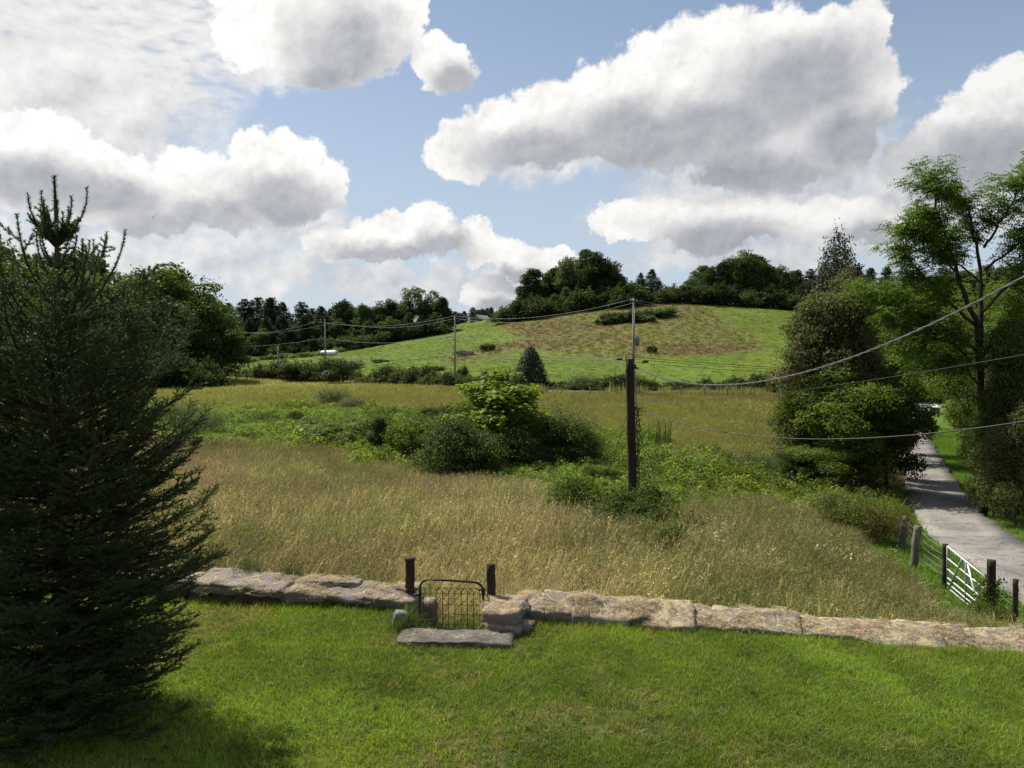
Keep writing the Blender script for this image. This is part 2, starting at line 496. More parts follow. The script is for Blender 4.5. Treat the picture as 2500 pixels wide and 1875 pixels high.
_NG = [(_ng.random((64, 64))) for _ in range(3)]
def vnoise(x, y, s, k=0):
    """smooth value noise 0..1, feature size s metres"""
    g = _NG[k]
    u = np.asarray(x) / s; v = np.asarray(y) / s
    i = np.floor(u).astype(int); j = np.floor(v).astype(int)
    fu = u - i; fv = v - j
    fu = fu * fu * (3 - 2 * fu); fv = fv * fv * (3 - 2 * fv)
    a = g[i % 64, j % 64]; b = g[(i + 1) % 64, j % 64]; c = g[i % 64, (j + 1) % 64]; d = g[(i + 1) % 64, (j + 1) % 64]
    return (a * (1 - fu) + b * fu) * (1 - fv) + (c * (1 - fu) + d * fu) * fv
def fbm(x, y, s, k=0):
    return (vnoise(x, y, s, k) * 0.5 + vnoise(x + 17.3, y + 5.1, s / 2.1, (k + 1) % 3) * 0.3 + vnoise(x - 3.3, y + 9.7, s / 4.3, (k + 2) % 3) * 0.2)

DK = 1.1302
# the lane along the far side of the meadow
LANE = [(110, 86), (70, 90), (48, 95), (32, 94), (15.5, 92), (4, 97), (-4, 108), (-13, 124), (-30, 142), (-50, 152), (-80, 160), (-130, 168)]
def lane_y(X):
    L = np.array(LANE)[::-1]; return np.interp(X, L[:, 0], L[:, 1])
def dpoly(pts): return [(a * DK, b * DK) for a, b in pts]
HILL_BROWN = dpoly([(1060, 700), (1130, 672), (1250, 655), (1370, 640), (1450, 640), (1540, 675), (1600, 715), (1650, 758), (1560, 766), (1440, 768), (1330, 775), (1230, 768), (1150, 760), (1060, 770), (960, 785), (940, 772), (1040, 752), (1120, 738), (1105, 712)])
WEEDS = dpoly([(300, 880), (520, 888), (640, 880), (800, 885), (960, 890), (1010, 915), (1110, 905), (1290, 950), (1380, 930), (1470, 985), (1600, 990), (1700, 1020), (1800, 1060), (1960, 1060), (1990, 1130), (1860, 1165), (1720, 1110), (1560, 1115), (1480, 1090), (1500, 1165), (1420, 1195), (1260, 1150), (1190, 1090), (1100, 1055), (930, 1040), (800, 1010), (620, 980), (430, 965), (250, 940)])
VERGE = dpoly([(1815, 1200), (1880, 1150), (1960, 1100), (1950, 1000), (1990, 880), (2300, 880), (2400, 1500), (2020, 1335), (1960, 1260)])
def ground_colour(x, y, z):
    """the plants' own colour at a place, and its zone: 0 meadow, 1 weeds, 2 mown verge, 3 far meadow, 4 pasture, 5 brown pasture"""
    px, py = proj(np.stack([x, y, z], -1))
    n1 = fbm(x, y, 9.0); n2 = fbm(x, y, 2.6, 1)
    sc = np.clip(45.0 / np.maximum(y, 10.0), 0.15, 2.2)
    jx = px + (n2 - 0.5) * 110 * sc; jy = py + (fbm(x + 40, y, 3.1, 2) - 0.5) * 70 * sc
    far = y > 47
    hill = (y > lane_y(x) + 1.5) & (y > 92)
    C = np.empty(x.shape + (3,)); Z = np.zeros(x.shape, dtype=int)
    t = np.clip((y - 15) / 30.0, 0, 1)[..., None]
    near = np.array([0.236, 0.188, 0.108]) * (1 - t) + np.array([0.165, 0.115, 0.074]) * t
    olive = np.array([0.120, 0.128, 0.040])
    k = np.clip((n1 - 0.44) * 5.0, 0, 1)[..., None] * 0.75
    k = np.maximum(k, np.clip((px - 1350) / 500.0, 0, 1)[..., None] * np.clip((n2 - 0.36) * 5, 0, 1)[..., None] * 0.7)
    C[:] = near * (1 - k) + olive * k
    fm = np.array([0.160, 0.160, 0.048]) * (0.80 + 0.42 * n1[..., None])
    lt = np.clip((y - 100) / 25.0, 0, 1) * np.clip((-x - 15) / 15.0, 0, 1)
    fm = fm * (1 - lt[..., None]) + np.array([0.235, 0.225, 0.085]) * lt[..., None]
    rd = ((y > 80) & (x > -20)) * np.clip((n2 - 0.48) * 6, 0, 1)
    fm = fm * (1 - 0.5 * rd[..., None]) + np.array([0.165, 0.120, 0.055]) * 0.5 * rd[..., None]
    C[far] = fm[far]; Z[far] = 3
    w = inpoly(jx, jy, WEEDS) & ~hill
    wc = np.array([0.092, 0.130, 0.026]) * (0.68 + 0.7 * n2[..., None])
    yl = np.clip((n1 - 0.52) * 7, 0, 1)[..., None]
    wc = wc * (1 - yl * 0.6) + np.array([0.150, 0.170, 0.032]) * yl * 0.6
    C[w] = wc[w]; Z[w] = 1
    v = inpoly(jx, jy, VERGE) & ~hill & (y < 110)
    vc = np.array([0.095, 0.155, 0.028]) * (0.75 + 0.5 * n2[..., None])
    C[v] = vc[v]; Z[v] = 2
    pc = np.array([0.100, 0.148, 0.020]) * (0.78 + 0.42 * fbm(x, y, 14.0, 1)[..., None])
    C[hill] = pc[hill]; Z[hill] = 4
    jx2 = px + (fbm(x, y, 22.0, 2) - 0.5) * 90; jy2 = py + (fbm(x + 9, y + 3, 15.0, 0) - 0.5) * 22
    bw = np.zeros(x.shape)
    for q in range(8):                              # a ragged, fading edge
        bw += inpoly(jx2 + 26 * math.cos(q * 0.785), jy2 + 7 * math.sin(q * 0.785), HILL_BROWN) / 8.0
    bw = np.where(hill, bw, 0.0); b = bw > 0.5
    bc = np.array([0.118, 0.101, 0.036]) * (0.78 + 0.45 * fbm(x, y, 12.0)[..., None])
    k3 = np.clip((fbm(x, y, 20.0, 1) - 0.48) * 5, 0, 0.6)[..., None]
    bc = bc * (1 - k3) + np.array([0.120, 0.135, 0.030]) * k3
    C = C * (1 - bw[..., None]) + bc * bw[..., None]; Z[b] = 5
    return C, Z

# ------------------------------------------------------------------ the ground
def build_ground():
    def ext(a, b, n, to):
        g = np.geomspace(1, abs(to - b) + 1, n + 1)[1:] - 1
        return g
    xs = np.arange(-110, 110.01, 1.0)
    e = np.geomspace(2, 2400, 26)
    xs = np.r_[(-110 - e)[::-1], xs, 110 + e]
    ys = np.r_[np.arange(-30, 18, 1.2), np.arange(18, 100, 0.8), np.arange(100, 300, 1.5)]
    ys = np.r_[(-30 - np.geomspace(2, 800, 14))[::-1], ys, 300 + np.geomspace(2, 2400, 30)]
    X, Y = np.meshgrid(xs, ys)
    Z = H(X, Y)
    far = np.clip((np.hypot(X, Y) - 420) / 600, 0, 1)
    Z = Z * (1 - far) + 4.0 * far
    Z += (fbm(X, Y, 4.0) - 0.5) * 0.16 * np.clip((Y - 12) / 10, 0, 1) * (Y < 400)
    V = np.stack([X, Y, Z], -1).reshape(-1, 3)
    nx, ny = len(xs), len(ys)
    i = (np.arange(ny - 1)[:, None] * nx + np.arange(nx - 1)[None, :]).ravel()
    F = np.stack([i, i + 1, i + 1 + nx, i + nx], -1)
    me = np_mesh('ground', V, F, True)
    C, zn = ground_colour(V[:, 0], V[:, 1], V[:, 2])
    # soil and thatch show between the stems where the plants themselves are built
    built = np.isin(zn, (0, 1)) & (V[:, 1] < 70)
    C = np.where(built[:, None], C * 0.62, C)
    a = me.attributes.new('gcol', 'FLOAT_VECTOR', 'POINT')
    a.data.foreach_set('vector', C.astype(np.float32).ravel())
    m, out = newmat('field_ground')
    gc = attr('gcol')
    pos = geo('Position')
    n1 = S.noise(S.vm('MULTIPLY', pos, (1.0, 1.0, 1.0)), 1.3, 6.0, 0.7)
    n2 = S.noise(pos, 0.16, 4.0, 0.6)
    n3 = S.noise(S.vm('MULTIPLY', pos, (1.0, 0.45, 1.0)), 0.5, 5.0, 0.65)
    f = (n1 - 0.5) * 0.55 + (n2 - 0.5) * 0.6 + (n3 - 0.5) * 0.4 + 1.0
    col = scalecol(gc, f.max(0.35))
    warm = S.mix(n2.sstep(0.45, 0.62) * 0.30, col, S.vm('MULTIPLY', col, (1.35, 0.98, 1.0)))
    b = principled(warm, 0.95, 0.08, 0.0, bump(n1 + n3 * 0.5, 0.9, 0.35))
    S.nt.links.new(b.outputs[0], out.inputs[0])
    o = obj('ground', me, m)
    tag(o, kind='structure')
build_ground()

# the wall line divides the lawn terrace from the field
WALL = np.array([[-16, 15.9], [-9.5, 15.0], [-6.0, 14.55], [-2.0, 13.85], [-1.6, 13.75], [-0.5, 13.55], [0.5, 13.35], [4.5, 12.65], [8.0, 11.95], [14.0, 10.8]])
def wall_y(x): return np.interp(x, WALL[:, 0], WALL[:, 1])
def lawn_z(x, y):
    x = np.asarray(x, dtype=float); y = np.asarray(y, dtype=float)
    pit = np.clip((y - 12.55) / 0.25, 0, 1) * np.clip((x + 1.85) / 0.2, 0, 1) * np.clip((-0.42 - x) / 0.1, 0, 1)     # the sunk gateway
    return 0.02 + (fbm(x, y, 3.0) - 0.5) * 0.10 - np.clip((x - 5) / 12, 0, 1) ** 2 * 0.25 - 0.34 * pit
def build_lawn():
    xs = np.arange(-16, 14.01, 0.125)
    ts = np.linspace(0, 1, 130)
    X, T = np.meshgrid(xs, ts)
    y0 = -6.0
    Y = y0 + (wall_y(X) - 0.02 - y0) * T
    # the gateway is notched into the terrace
    Z = lawn_z(X, Y)
    V = np.stack([X, Y, Z], -1).reshape(-1, 3)
    nx, ny = len(xs), len(ts)
    i = (np.arange(ny - 1)[:, None] * nx + np.arange(nx - 1)[None, :]).ravel()
    F = np.stack([i, i + 1, i + 1 + nx, i + nx], -1)
    # front skirt down into the field
    e = (ny - 1) * nx + np.arange(nx)
    V2 = V[e] + np.array([0, 0.01, -1.6])
    F2 = np.stack([e[:-1], e[1:], len(V) + np.arange(nx - 1) + 1, len(V) + np.arange(nx - 1)], -1)
    me = np_mesh('lawn', np.r_[V, V2], np.r_[F, F2], True)
    m, out = newmat('lawn_soil_and_thatch')
    pos = geo('Position')
    n1 = S.noise(pos, 9.0, 6.0, 0.7); n2 = S.noise(pos, 0.9, 4.0, 0.6)
    col = S.mix(n1.sstep(0.3, 0.7), (0.040, 0.056, 0.012), (0.085, 0.110, 0.024))
    col = S.mix(n2.sstep(0.58, 0.75) * 0.6, col, (0.13, 0.10, 0.05))
    b = principled(col, 0.95, 0.08, 0, bump(n1, 0.8, 0.05))
    S.nt.links.new(b.outputs[0], out.inputs[0])
    tag(obj('lawn', me, m), kind='structure')
build_lawn()

def strip(name, pts, mat, lift=0.05, nseg=160, crown=0.0, nacross=5):
    """road: (x, y, half width) along its middle, laid on the ground"""
    pts = np.array(pts, dtype=float)
    s = np.r_[0, np.cumsum(np.linalg.norm(np.diff(pts[:, :2], axis=0), axis=1))]
    t = np.linspace(0, s[-1], nseg)
    def cub(k):                               # smooth centreline
        m = np.gradient(pts[:, k], s)
        j = np.clip(np.searchsorted(s, t) - 1, 0, len(s) - 2); h = s[j + 1] - s[j]; u = (t - s[j]) / h
        return (2*u**3-3*u**2+1)*pts[j, k] + (u**3-2*u**2+u)*h*m[j] + (-2*u**3+3*u**2)*pts[j+1, k] + (u**3-u**2)*h*m[j+1]
    cx, cy, w = cub(0), cub(1), cub(2)
    tx, ty = np.gradient(cx), np.gradient(cy); L = np.hypot(tx, ty); nxx, nyy = ty / L, -tx / L
    V = []
    for a in np.linspace(-1, 1, nacross):
        jit = (vnoise(cx * 1.0 + 50 * a, cy, 1.3) - 0.5) * 0.28 * abs(a)
        x = cx + nxx * (w * a + jit); y = cy + nyy * (w * a + jit)
        V.append(np.stack([x, y, np.maximum(H(x, y), H(cx, cy)) + lift + 0.05 + crown * (1 - a * a)], -1))
    V = np.stack(V, 1)
    n, k = V.shape[:2]
    i = (np.arange(n - 1)[:, None] * k + np.arange(k - 1)[None, :]).ravel()
    F = np.stack([i, i + 1, i + 1 + k, i + k], -1)
    skl = np.arange(n) * k; skr = skl + k - 1
    V = V.reshape(-1, 3); b0 = len(V)
    V = np.r_[V, V[skl] - [0, 0, 0.3], V[skr] - [0, 0, 0.3]]
    a = np.arange(n - 1)
    F = np.r_[F, np.stack([skl[:-1], skl[1:], b0 + a + 1, b0 + a], -1), np.stack([skr[1:], skr[:-1], b0 + n + a, b0 + n + a + 1], -1)]
    o = obj(name, np_mesh(name, V, F, True), mat)
    tag(o, kind='structure')
    return cx, cy, w
def road_mat(name, c1, c2, c3):
    m, out = newmat(name)
    pos = geo('Position')
    n1 = S.noise(pos, 0.55, 6.0, 0.65); n2 = S.noise(pos, 14.0, 4.0, 0.7); n3 = S.noise(pos, 2.2, 6.0, 0.6)
    col = S.mix(n1.sstep(0.36, 0.64), c1, c2)
    col = S.mix(n3.sstep(0.56, 0.72) * 0.7, col, c3)
    ck = S.m('ABSOLUTE', S.noise(pos, 0.9, 3.0, 0.6) - 0.5)                      # old cracks and seams
    col = scalecol(col, ck.sstep(0.0, 0.012, 0.45, 1.0))
    col = scalecol(col, n2 * 0.5 + 0.75)
    b = principled(col, 0.92, 0.15, 0, bump(n2, 0.5, 0.01))
    S.nt.links.new(b.outputs[0], out.inputs[0])
    return m
M['drive'] = road_mat('worn_drive', (0.15, 0.143, 0.135), (0.275, 0.25, 0.215), (0.16, 0.125, 0.08))
M['road'] = road_mat('tarmac', (0.11, 0.11, 0.105), (0.15, 0.148, 0.14), (0.12, 0.11, 0.09))
def drive_pt(pxl, pxr, py):
    a, b = hit(pxl, py), hit(pxr, py)
    c = (a + b) / 2
    return (c[0], c[1], abs(b[0] - a[0]) / 2)
DRIVE = [(17.6, 13.0, 1.5), (15.9, 17.8, 1.5)] + [(drive_pt(l, r_, y)[0], drive_pt(l, r_, y)[1], w) for l, r_, y, w in
         [(2400, 2540, 1375, 1.45), (2300, 2440, 1314, 1.40), (2245, 2372, 1245, 1.38), (2222, 2345, 1200, 1.36), (2205, 2308, 1140, 1.35), (2196, 2277, 1090, 1.4)]] + \
        [(spot(2222, 74)[0], 74, 1.5), (spot(2228, 86)[0], 86, 1.8), (spot(2236, 94)[0], 94, 2.4)]
strip('driveway', DRIVE, M['drive'], 0.06)
strip('lane', [(x, y, 2.2) for x, y in LANE], M['road'], 0.02, 200)

# ------------------------------------------------------------------ foliage builders
def unit(v): return v / (np.linalg.norm(v, axis=-1, keepdims=True) + 1e-9)
def rnd_dir(rng, n):
    return unit(rng.normal(size=(n, 3)))
def leaves(rng, C, N, size, aspect=0.6, droop=0.25, fold=0.12):
    """one diamond leaf for each centre C, facing roughly N"""
    n = len(C)
    N = unit(N + rng.normal(size=(n, 3)) * 0.55)
    A = unit(np.cross(N, rnd_dir(rng, n)))
    A = unit(A - np.array([0, 0, droop]))
    B = unit(np.cross(N, A))
    s = np.broadcast_to(size, (n,)) * rng.uniform(0.65, 1.35, n)
    s = s[:, None]
    base = C - A * s * 0.5; tip = C + A * s * 0.5 - N * s * fold
    l = C - B * s * aspect * 0.5 + N * s * fold * 0.6 - A * s * 0.05
    r = C + B * s * aspect * 0.5 + N * s * fold * 0.6 - A * s * 0.05
    V = np.stack([base, r, tip, l], 1).reshape(-1, 3)
    F = np.arange(n * 4).reshape(n, 4)
    return V, F
def lobes_env(rng, n, c, rad, lo=0.35, hi=0.9, up=0.0):
    d = rnd_dir(rng, n); d[:, 2] = np.where(d[:, 2] < -0.92, -d[:, 2], d[:, 2]) + up
    d = unit(d)
    return np.array(c) + d * np.array(rad) * rng.uniform(lo, hi, (n, 1)) ** 0.7
def lobe_leaves(rng, L, r, n, flat=0.85, inner=0.18, upw=0.35):
    """n leaf centres spread over the outer shell of the clumps L with radii r"""
    k = rng.choice(len(L), n, p=r ** 2 / (r ** 2).sum())
    d = rnd_dir(rng, n)
    low = d[:, 2] < -0.1
    flip = low & (rng.random(n) < upw * 1.6)
    d[flip, 2] *= -1
    rr = np.where(rng.random(n) < inner, rng.uniform(0.2, 0.8, n), rng.normal(0.93, 0.13, n))
    # every clump is itself uneven
    b = 1 + 0.22 * np.sin(d[:, 0] * 5 + k * 1.7) * np.sin(d[:, 1] * 6 + k) + 0.14 * np.sin(d[:, 2] * 9 + k * 2.3)
    P = L[k] + d * (r[k] * rr * b)[:, None] * np.array([1, 1, flat])
    return P, unit(d + np.array([0, 0, 0.35]))
def limb(mb, rng, a, b, r0, r1, n=6, wob=0.06, k=6, sag=0.0):
    t = np.linspace(0, 1, n)[:, None]
    a, b = np.array(a, float), np.array(b, float)
    L = np.linalg.norm(b - a)
    P = a + (b - a) * t
    P[1:-1] += rng.normal(size=(n - 2, 3)) * wob * L * 0.5
    P[:, 2] += sag * L * np.sin(t[:, 0] * math.pi)
    mb.tube(P, r0 + (r1 - r0) * t[:, 0], k)
    return P
def make_broadleaf(seed, h, w, th, nlobe, nleaf, lsize, lr=(0.17, 0.27), tr=None, flat=0.85, shape=1.0, aspect=0.6, inner=0.18, nlimb=9):
    rng = np.random.default_rng(seed)
    tr = tr or h * 0.018
    c = (0, 0, th + (h - th) * 0.48); rad = (w / 2, w / 2, (h - th) * 0.5)
    L = lobes_env(rng, nlobe, c, rad, 0.15, 0.86, 0.0)
    L[:, 2] = th + 0.05 * h + (L[:, 2] - th) * 0.93
    if shape != 1.0:                                          # narrower towards the top or the foot
        t = np.clip((L[:, 2] - th) / (h - th), 0, 1)[:, None]
        L[:, :2] *= (1 + (shape - 1) * t)
    r = rng.uniform(lr[0], lr[1], nlobe) * w
    P, N = lobe_leaves(rng, L, r, nleaf, flat, inner)
    P = P[P[:, 2] > th * 0.5]; N = N[:len(P)]
    V, F = leaves(rng, P, N, lsize, aspect)
    crown = np_mesh('crown', V, F)
    mb = MB()
    top = np.array([rng.normal() * w * 0.04, rng.normal() * w * 0.04, th + (h - th) * 0.72])
    tp = limb(mb, rng, (0, 0, -0.3), top, tr, tr * 0.25, 9, 0.010, 8)
    for i in rng.choice(nlobe, min(nlimb, nlobe), replace=False):
        s = tp[rng.integers(3, 7)]
        limb(mb, rng, s, L[i], tr * 0.42, tr * 0.08, 6, 0.08, 5)
    return mb.mesh('trunk', True), crown
def make_pine(seed, h, w, nleaf, lsize, whorl=0.85, bare=0.12, up=0.15):
    """white pine: tiers of level plumes, open between them"""
    rng = np.random.default_rng(seed)
    mb = MB(); tr = h * 0.016
    mb.tube([(0, 0, -0.3), (0.05, 0, h * 0.4), (0, 0.05, h * 0.75), (0, 0, h)], [tr, tr * 0.75, tr * 0.4, 0.02], 8)
    Ps, Ns = [], []
    z = h * bare
    tips = []
    while z < h * 0.985:
        t = z / h
        L = w / 2 * (1 - t) ** 0.55 * min(1.0, 0.55 + t * 1.6)
        nb = rng.integers(4, 7); a0 = rng.random() * 6.28
        for b in range(nb):
            a = a0 + b * 6.283 / nb + rng.normal() * 0.2
            l = L * rng.uniform(0.65, 1.15)
            e = np.array([math.cos(a) * l, math.sin(a) * l, z + l * (up + rng.normal() * 0.08)])
            limb(mb, rng, (0, 0, z), e, tr * 0.28 * (1 - t) + 0.02, 0.015, 4, 0.04, 4)
            tips.append((np.array([0, 0, z]), e, l))
        z += whorl * rng.uniform(0.75, 1.25) * (1.1 - 0.5 * t)
    wl = np.array([x[2] for x in tips]) + 0.25
    k = rng.choice(len(tips), nleaf, p=wl / wl.sum())
    A = np.array([x[0] for x in tips])[k]; B = np.array([x[1] for x in tips])[k]; l = wl[k]
    s = 1 - rng.random(nleaf) ** 1.5 * 0.72
    P = A + (B - A) * s[:, None]
    wd = (0.10 + 0.26 * np.sin(np.clip(s, 0, 1) * 2.6)) * l
    P += rng.normal(size=(nleaf, 3)) * np.stack([wd * 0.6, wd * 0.6, wd * 0.40], 1)
    N = rnd_dir(rng, nleaf) * 0.6 + np.array([0, 0, 1.0])
    V, F = leaves(rng, P, N, lsize, 0.34, -0.15, 0.05)
    return mb.mesh('trunk', True), np_mesh('crown', V, F)
def make_cone(seed, h, w, nleaf, lsize, low=0.04, pw=0.75, rag=0.12):
    """juniper or young spruce: dense, pointed, ragged outline"""
    rng = np.random.default_rng(seed)
    mb = MB(); mb.tube([(0, 0, -0.3), (0, 0, h * 0.5), (0, 0, h * 0.97)], [h * 0.02, h * 0.012, 0.01], 7)
    u = 1 - rng.random(nleaf) ** 0.62 * (1 - low)
    u = np.clip(u, low, 0.995)
    prof = (1 - u) ** pw * np.minimum(1, 0.72 + u * 3.0)
    a = rng.random(nleaf) * 6.283
    bump_ = 1 + rag * np.sin(a * 5 + u * 23) + rag * np.sin(a * 9 - u * 41 + seed)
    rr = np.where(rng.random(nleaf) < 0.25, rng.random(nleaf) ** 0.6, rng.normal(0.93, 0.09, nleaf))
    r = w / 2 * prof * bump_ * rr + 0.06
    P = np.stack([np.cos(a) * r, np.sin(a) * r, u * h + rng.normal(size=nleaf) * 0.03 * h], 1)
    P[:, 2] = np.maximum(P[:, 2], 0.05)
    N = np.stack([np.cos(a), np.sin(a), np.full(nleaf, 0.5)], 1)
    V, F = leaves(rng, P, N, lsize, 0.36, -0.5, 0.05)
    for i in range(26):
        z = h * rng.uniform(0.1, 0.9); aa = rng.random() * 6.28; l = w / 2 * (1 - z / h) ** pw * 0.8
        mb.tube([(0, 0, z), (math.cos(aa) * l, math.sin(aa) * l, z + l * 0.35)], [h * 0.006, 0.006], 4)
    return mb.mesh('trunk', True), np_mesh('crown', V, F)
def make_shrub(seed, h, w, nlobe, nleaf, lsize, lr=(0.20, 0.32), aspect=0.55, depth=None, twigs=14, droop=0.25, spray=0.0):
    rng = np.random.default_rng(seed)
    dpt = depth or w
    L = np.stack([rng.uniform(-1, 1, nlobe) * w * 0.36, rng.uniform(-1, 1, nlobe) * dpt * 0.36, rng.uniform(0.12, 0.72, nlobe) * h], 1)
    q = np.hypot(L[:, 0] / (w / 2), L[:, 1] / (dpt / 2))
    L[:, 2] *= np.clip(1.15 - 0.55 * q, 0.3, 1)
    r = rng.uniform(lr[0], lr[1], nlobe) * min(w, h * 1.3)
    P, N = lobe_leaves(rng, L, r, nleaf, 0.85, 0.22, 0.45)
    keep = P[:, 2] > 0.03 * h
    P, N = P[keep], N[keep]
    P[:, 2] = np.minimum(P[:, 2], h * 1.12)
    if spray:                                             # long shoots that leave the outline
        ns = int(60 * spray); b = L[rng.integers(0, nlobe, ns)]; d = unit(rnd_dir(rng, ns) * 0.6 + np.array([0, 0, 0.8]))
        ln = rng.uniform(0.3, 0.62, ns) * h
        t = rng.uniform(0.35, 1.0, (ns, 26)); Q = b[:, None] + d[:, None] * (ln[:, None] * t)[..., None] + rng.normal(size=(ns, 26, 3)) * lsize * 0.45
        P = np.r_[P, Q.reshape(-1, 3)]; N = np.r_[N, rnd_dir(rng, ns * 26)]
    V, F = leaves(rng, P, N, lsize, aspect, droop)
    mb = MB()
    for i in range(twigs):
        e = L[rng.integers(0, nlobe)]
        limb(mb, rng, (rng.normal() * w * 0.06, rng.normal() * dpt * 0.06, -0.1), e, 0.012 * h + 0.006, 0.006, 5, 0.08, 4)
    return mb.mesh('stems', True), np_mesh('foliage', V, F)

KIND = {}
def kind(key, meshes, bark, leafm, names=('trunk', 'crown')):
    a, b = meshes
    a.materials.append(bark); b.materials.append(leafm)
    KIND[key] = (a, b, names)
def plant(key, name, label, cat, loc, rz=0.0, scale=1.0, group=None, leaf=None):
    """one plant: an empty at its foot with its wood and its leaves"""
    a, b, nm = KIND[key]
    t = thing(name, label, cat, loc, rz, group, scale)
    obj(nm[0], a, None, t); o = obj(nm[1], b, None, t)
    if leaf is not None:
        o.material_slots[0].link = 'OBJECT'; o.material_slots[0].material = leaf
    return t

LM = {}
LM['far'] = leaf_mat('far_wood_leaves', (0.042, 0.062, 0.024), (0.078, 0.106, 0.037), 0.40, 0.7, 0.10, 0.9)
LM['far_pine'] = leaf_mat('pine_needles', (0.026, 0.044, 0.024), (0.046, 0.070, 0.034), 0.25, 0.7, 0.10, 0.7)
LM['left'] = leaf_mat('left_wood_leaves', (0.050, 0.078, 0.018), (0.095, 0.128, 0.028), 0.42, 0.6, 0.18, 0.6)
LM['hedge'] = leaf_mat('hedge_leaves', (0.050, 0.070, 0.019), (0.098, 0.122, 0.032), 0.40, 0.6, 0.18, 0.6)
LM['vine'] = leaf_mat('vine_leaves', (0.075, 0.110, 0.018), (0.145, 0.185, 0.030), 0.48, 0.55, 0.18, 0.3)
LM['dull'] = leaf_mat('dull_vine_leaves', (0.072, 0.090, 0.030), (0.130, 0.142, 0.048), 0.42, 0.55, 0.22, 0.3, c3=(0.11, 0.085, 0.045))
LM['bright'] = leaf_mat('bright_leaves', (0.115, 0.170, 0.021), (0.185, 0.240, 0.031), 0.50, 0.55, 0.2, 0.2, (1.35, 1.35, 0.5))
LM['grey'] = leaf_mat('grey_green_leaves', (0.075, 0.098, 0.045), (0.135, 0.158, 0.080), 0.40, 0.6, 0.2, 0.35)
LM['locust'] = leaf_mat('locust_leaves', (0.062, 0.105, 0.018), (0.115, 0.168, 0.030), 0.48, 0.6, 0.18, 0.3)
LM['rust'] = leaf_mat('bronzed_leaves', (0.090, 0.125, 0.028), (0.155, 0.175, 0.042), 0.46, 0.5, 0.25, 0.2, c3=(0.125, 0.082, 0.034))
LM['cedar'] = leaf_mat('cedar_needles', (0.020, 0.034, 0.016), (0.042, 0.060, 0.026), 0.15, 0.6, 0.2, 0.3)

rg = np.random.default_rng(11)
for i in range(5):
    kind(f'far{i}', make_broadleaf(20 + i, 17, 11.0 + (i % 3), 0.2, 44, 11000, 0.58, (0.12, 0.20), nlimb=7, shape=0.8), M['bark'], LM['far'])
kind('far_open', make_broadleaf(31, 18, 9, 3.0, 24, 2600, 0.50, (0.10, 0.17), nlimb=14), M['bark_grey'], LM['far'])
for i in range(4):
    kind(f'pine{i}', make_pine(40 + i, 18, 10.5 + i * 0.6, 8200, 0.74, 0.9 + 0.1 * i, 0.03), M['bark'], LM['far_pine'])
for i in range(3):
    kind(f'left{i}', make_broadleaf(50 + i, 18, 13, 0.3, 50, 15000, 0.50, (0.11, 0.19), nlimb=8, shape=0.85), M['bark'], LM['left'])
for i in range(4):
    kind(f'hedge{i}', make_shrub(60 + i, 2.6, 4.4, 12, 2600, 0.24, depth=3.0, spray=0.6), M['bark'], LM['hedge'], ('stems', 'foliage'))
kind('cedar', make_cone(70, 6.4, 4.2, 9000, 0.26, pw=0.62, rag=0.10), M['bark'], LM['cedar'])
kind('conifer', make_cone(71, 17, 8, 6000, 0.75, pw=0.8, rag=0.16), M['bark'], LM['far_pine'])

# ------------------------------------------------------------------ the far woods
BACK = ('pines beyond the pasture', 'leafy trees among the pasture pines', 'clump beside the house', 'thin-crowned trees beside the house')
def row(keys, pts, name, label, cat, group, leaf=None):
    """pts: (photo x, distance, photo y of the top)"""
    best = min(p[2] for p in pts)
    for i, (px, d, ytop) in enumerate(pts):
        if group in BACK: d = d + 26
        P = spot(px, d)
        key = keys[i % len(keys)]
        b = KIND[key][1]
        h0 = max(v[2] for v in b.bound_box) if False else KH[key]
        top = at(px, ytop + rg.normal() * 6, d)[2]
        s = max(0.25, (top - P[2]) / h0)
        sx = s * rg.uniform(0.88, 1.12) * (1.7 if group == 'pines behind the house' else 1.0)
        plant(key, name, label, cat, (P[0], P[1], P[2] - 0.1), rg.random() * 6.28, (sx, sx, s), group, leaf)['label'] = ('the tallest ' + label.replace('tall ', '').replace('taller ', '')) if (ytop == best and len(pts) > 4 and [q[2] for q in pts].index(best) == i) else label
def crown_h(k):
    me = KIND[k][1]; a = np.empty(len(me.vertices) * 3, dtype=np.float32); me.vertices.foreach_get('co', a)
    return float(np.percentile(a.reshape(-1, 3)[:, 2], 99.7))
KH = {k: crown_h(k) for k in KIND}
FB = ['far0', 'far1', 'far2', 'far3', 'far4']
# wood on the crest, left of the summit
row(FB, [(1232, 268, 760), (1258, 266, 735), (1285, 272, 700), (1300, 262, 668), (1335, 268, 662), (1352, 280, 650), (1385, 266, 632), (1402, 280, 640),
         (1430, 270, 622), (1452, 262, 624), (1478, 272, 638), (1505, 266, 640), (1330, 258, 720), (1380, 256, 705), (1425, 258, 712), (1470, 256, 702), (1270, 258, 745), (1510, 258, 700), (1535, 266, 690)],
    'broadleaf_tree', 'dark green broadleaf tree of the rounded wood left of the hill summit', 'tree', 'wood left of the hill summit')
row(['pine1', 'pine3'], [(1563, 264, 662), (1590, 272, 659)], 'pine_tree', 'dark pine standing in the gap between the two woods on the hill', 'tree', 'pines in the gap on the hill')
row(['pine2', 'pine0', 'pine3', 'conifer'], [(1548, 262, 690), (1608, 268, 690), (1578, 258, 700)], 'pine_tree', 'low dark pine at the foot of the two taller pines on the hill', 'tree', 'low pines in the gap on the hill')
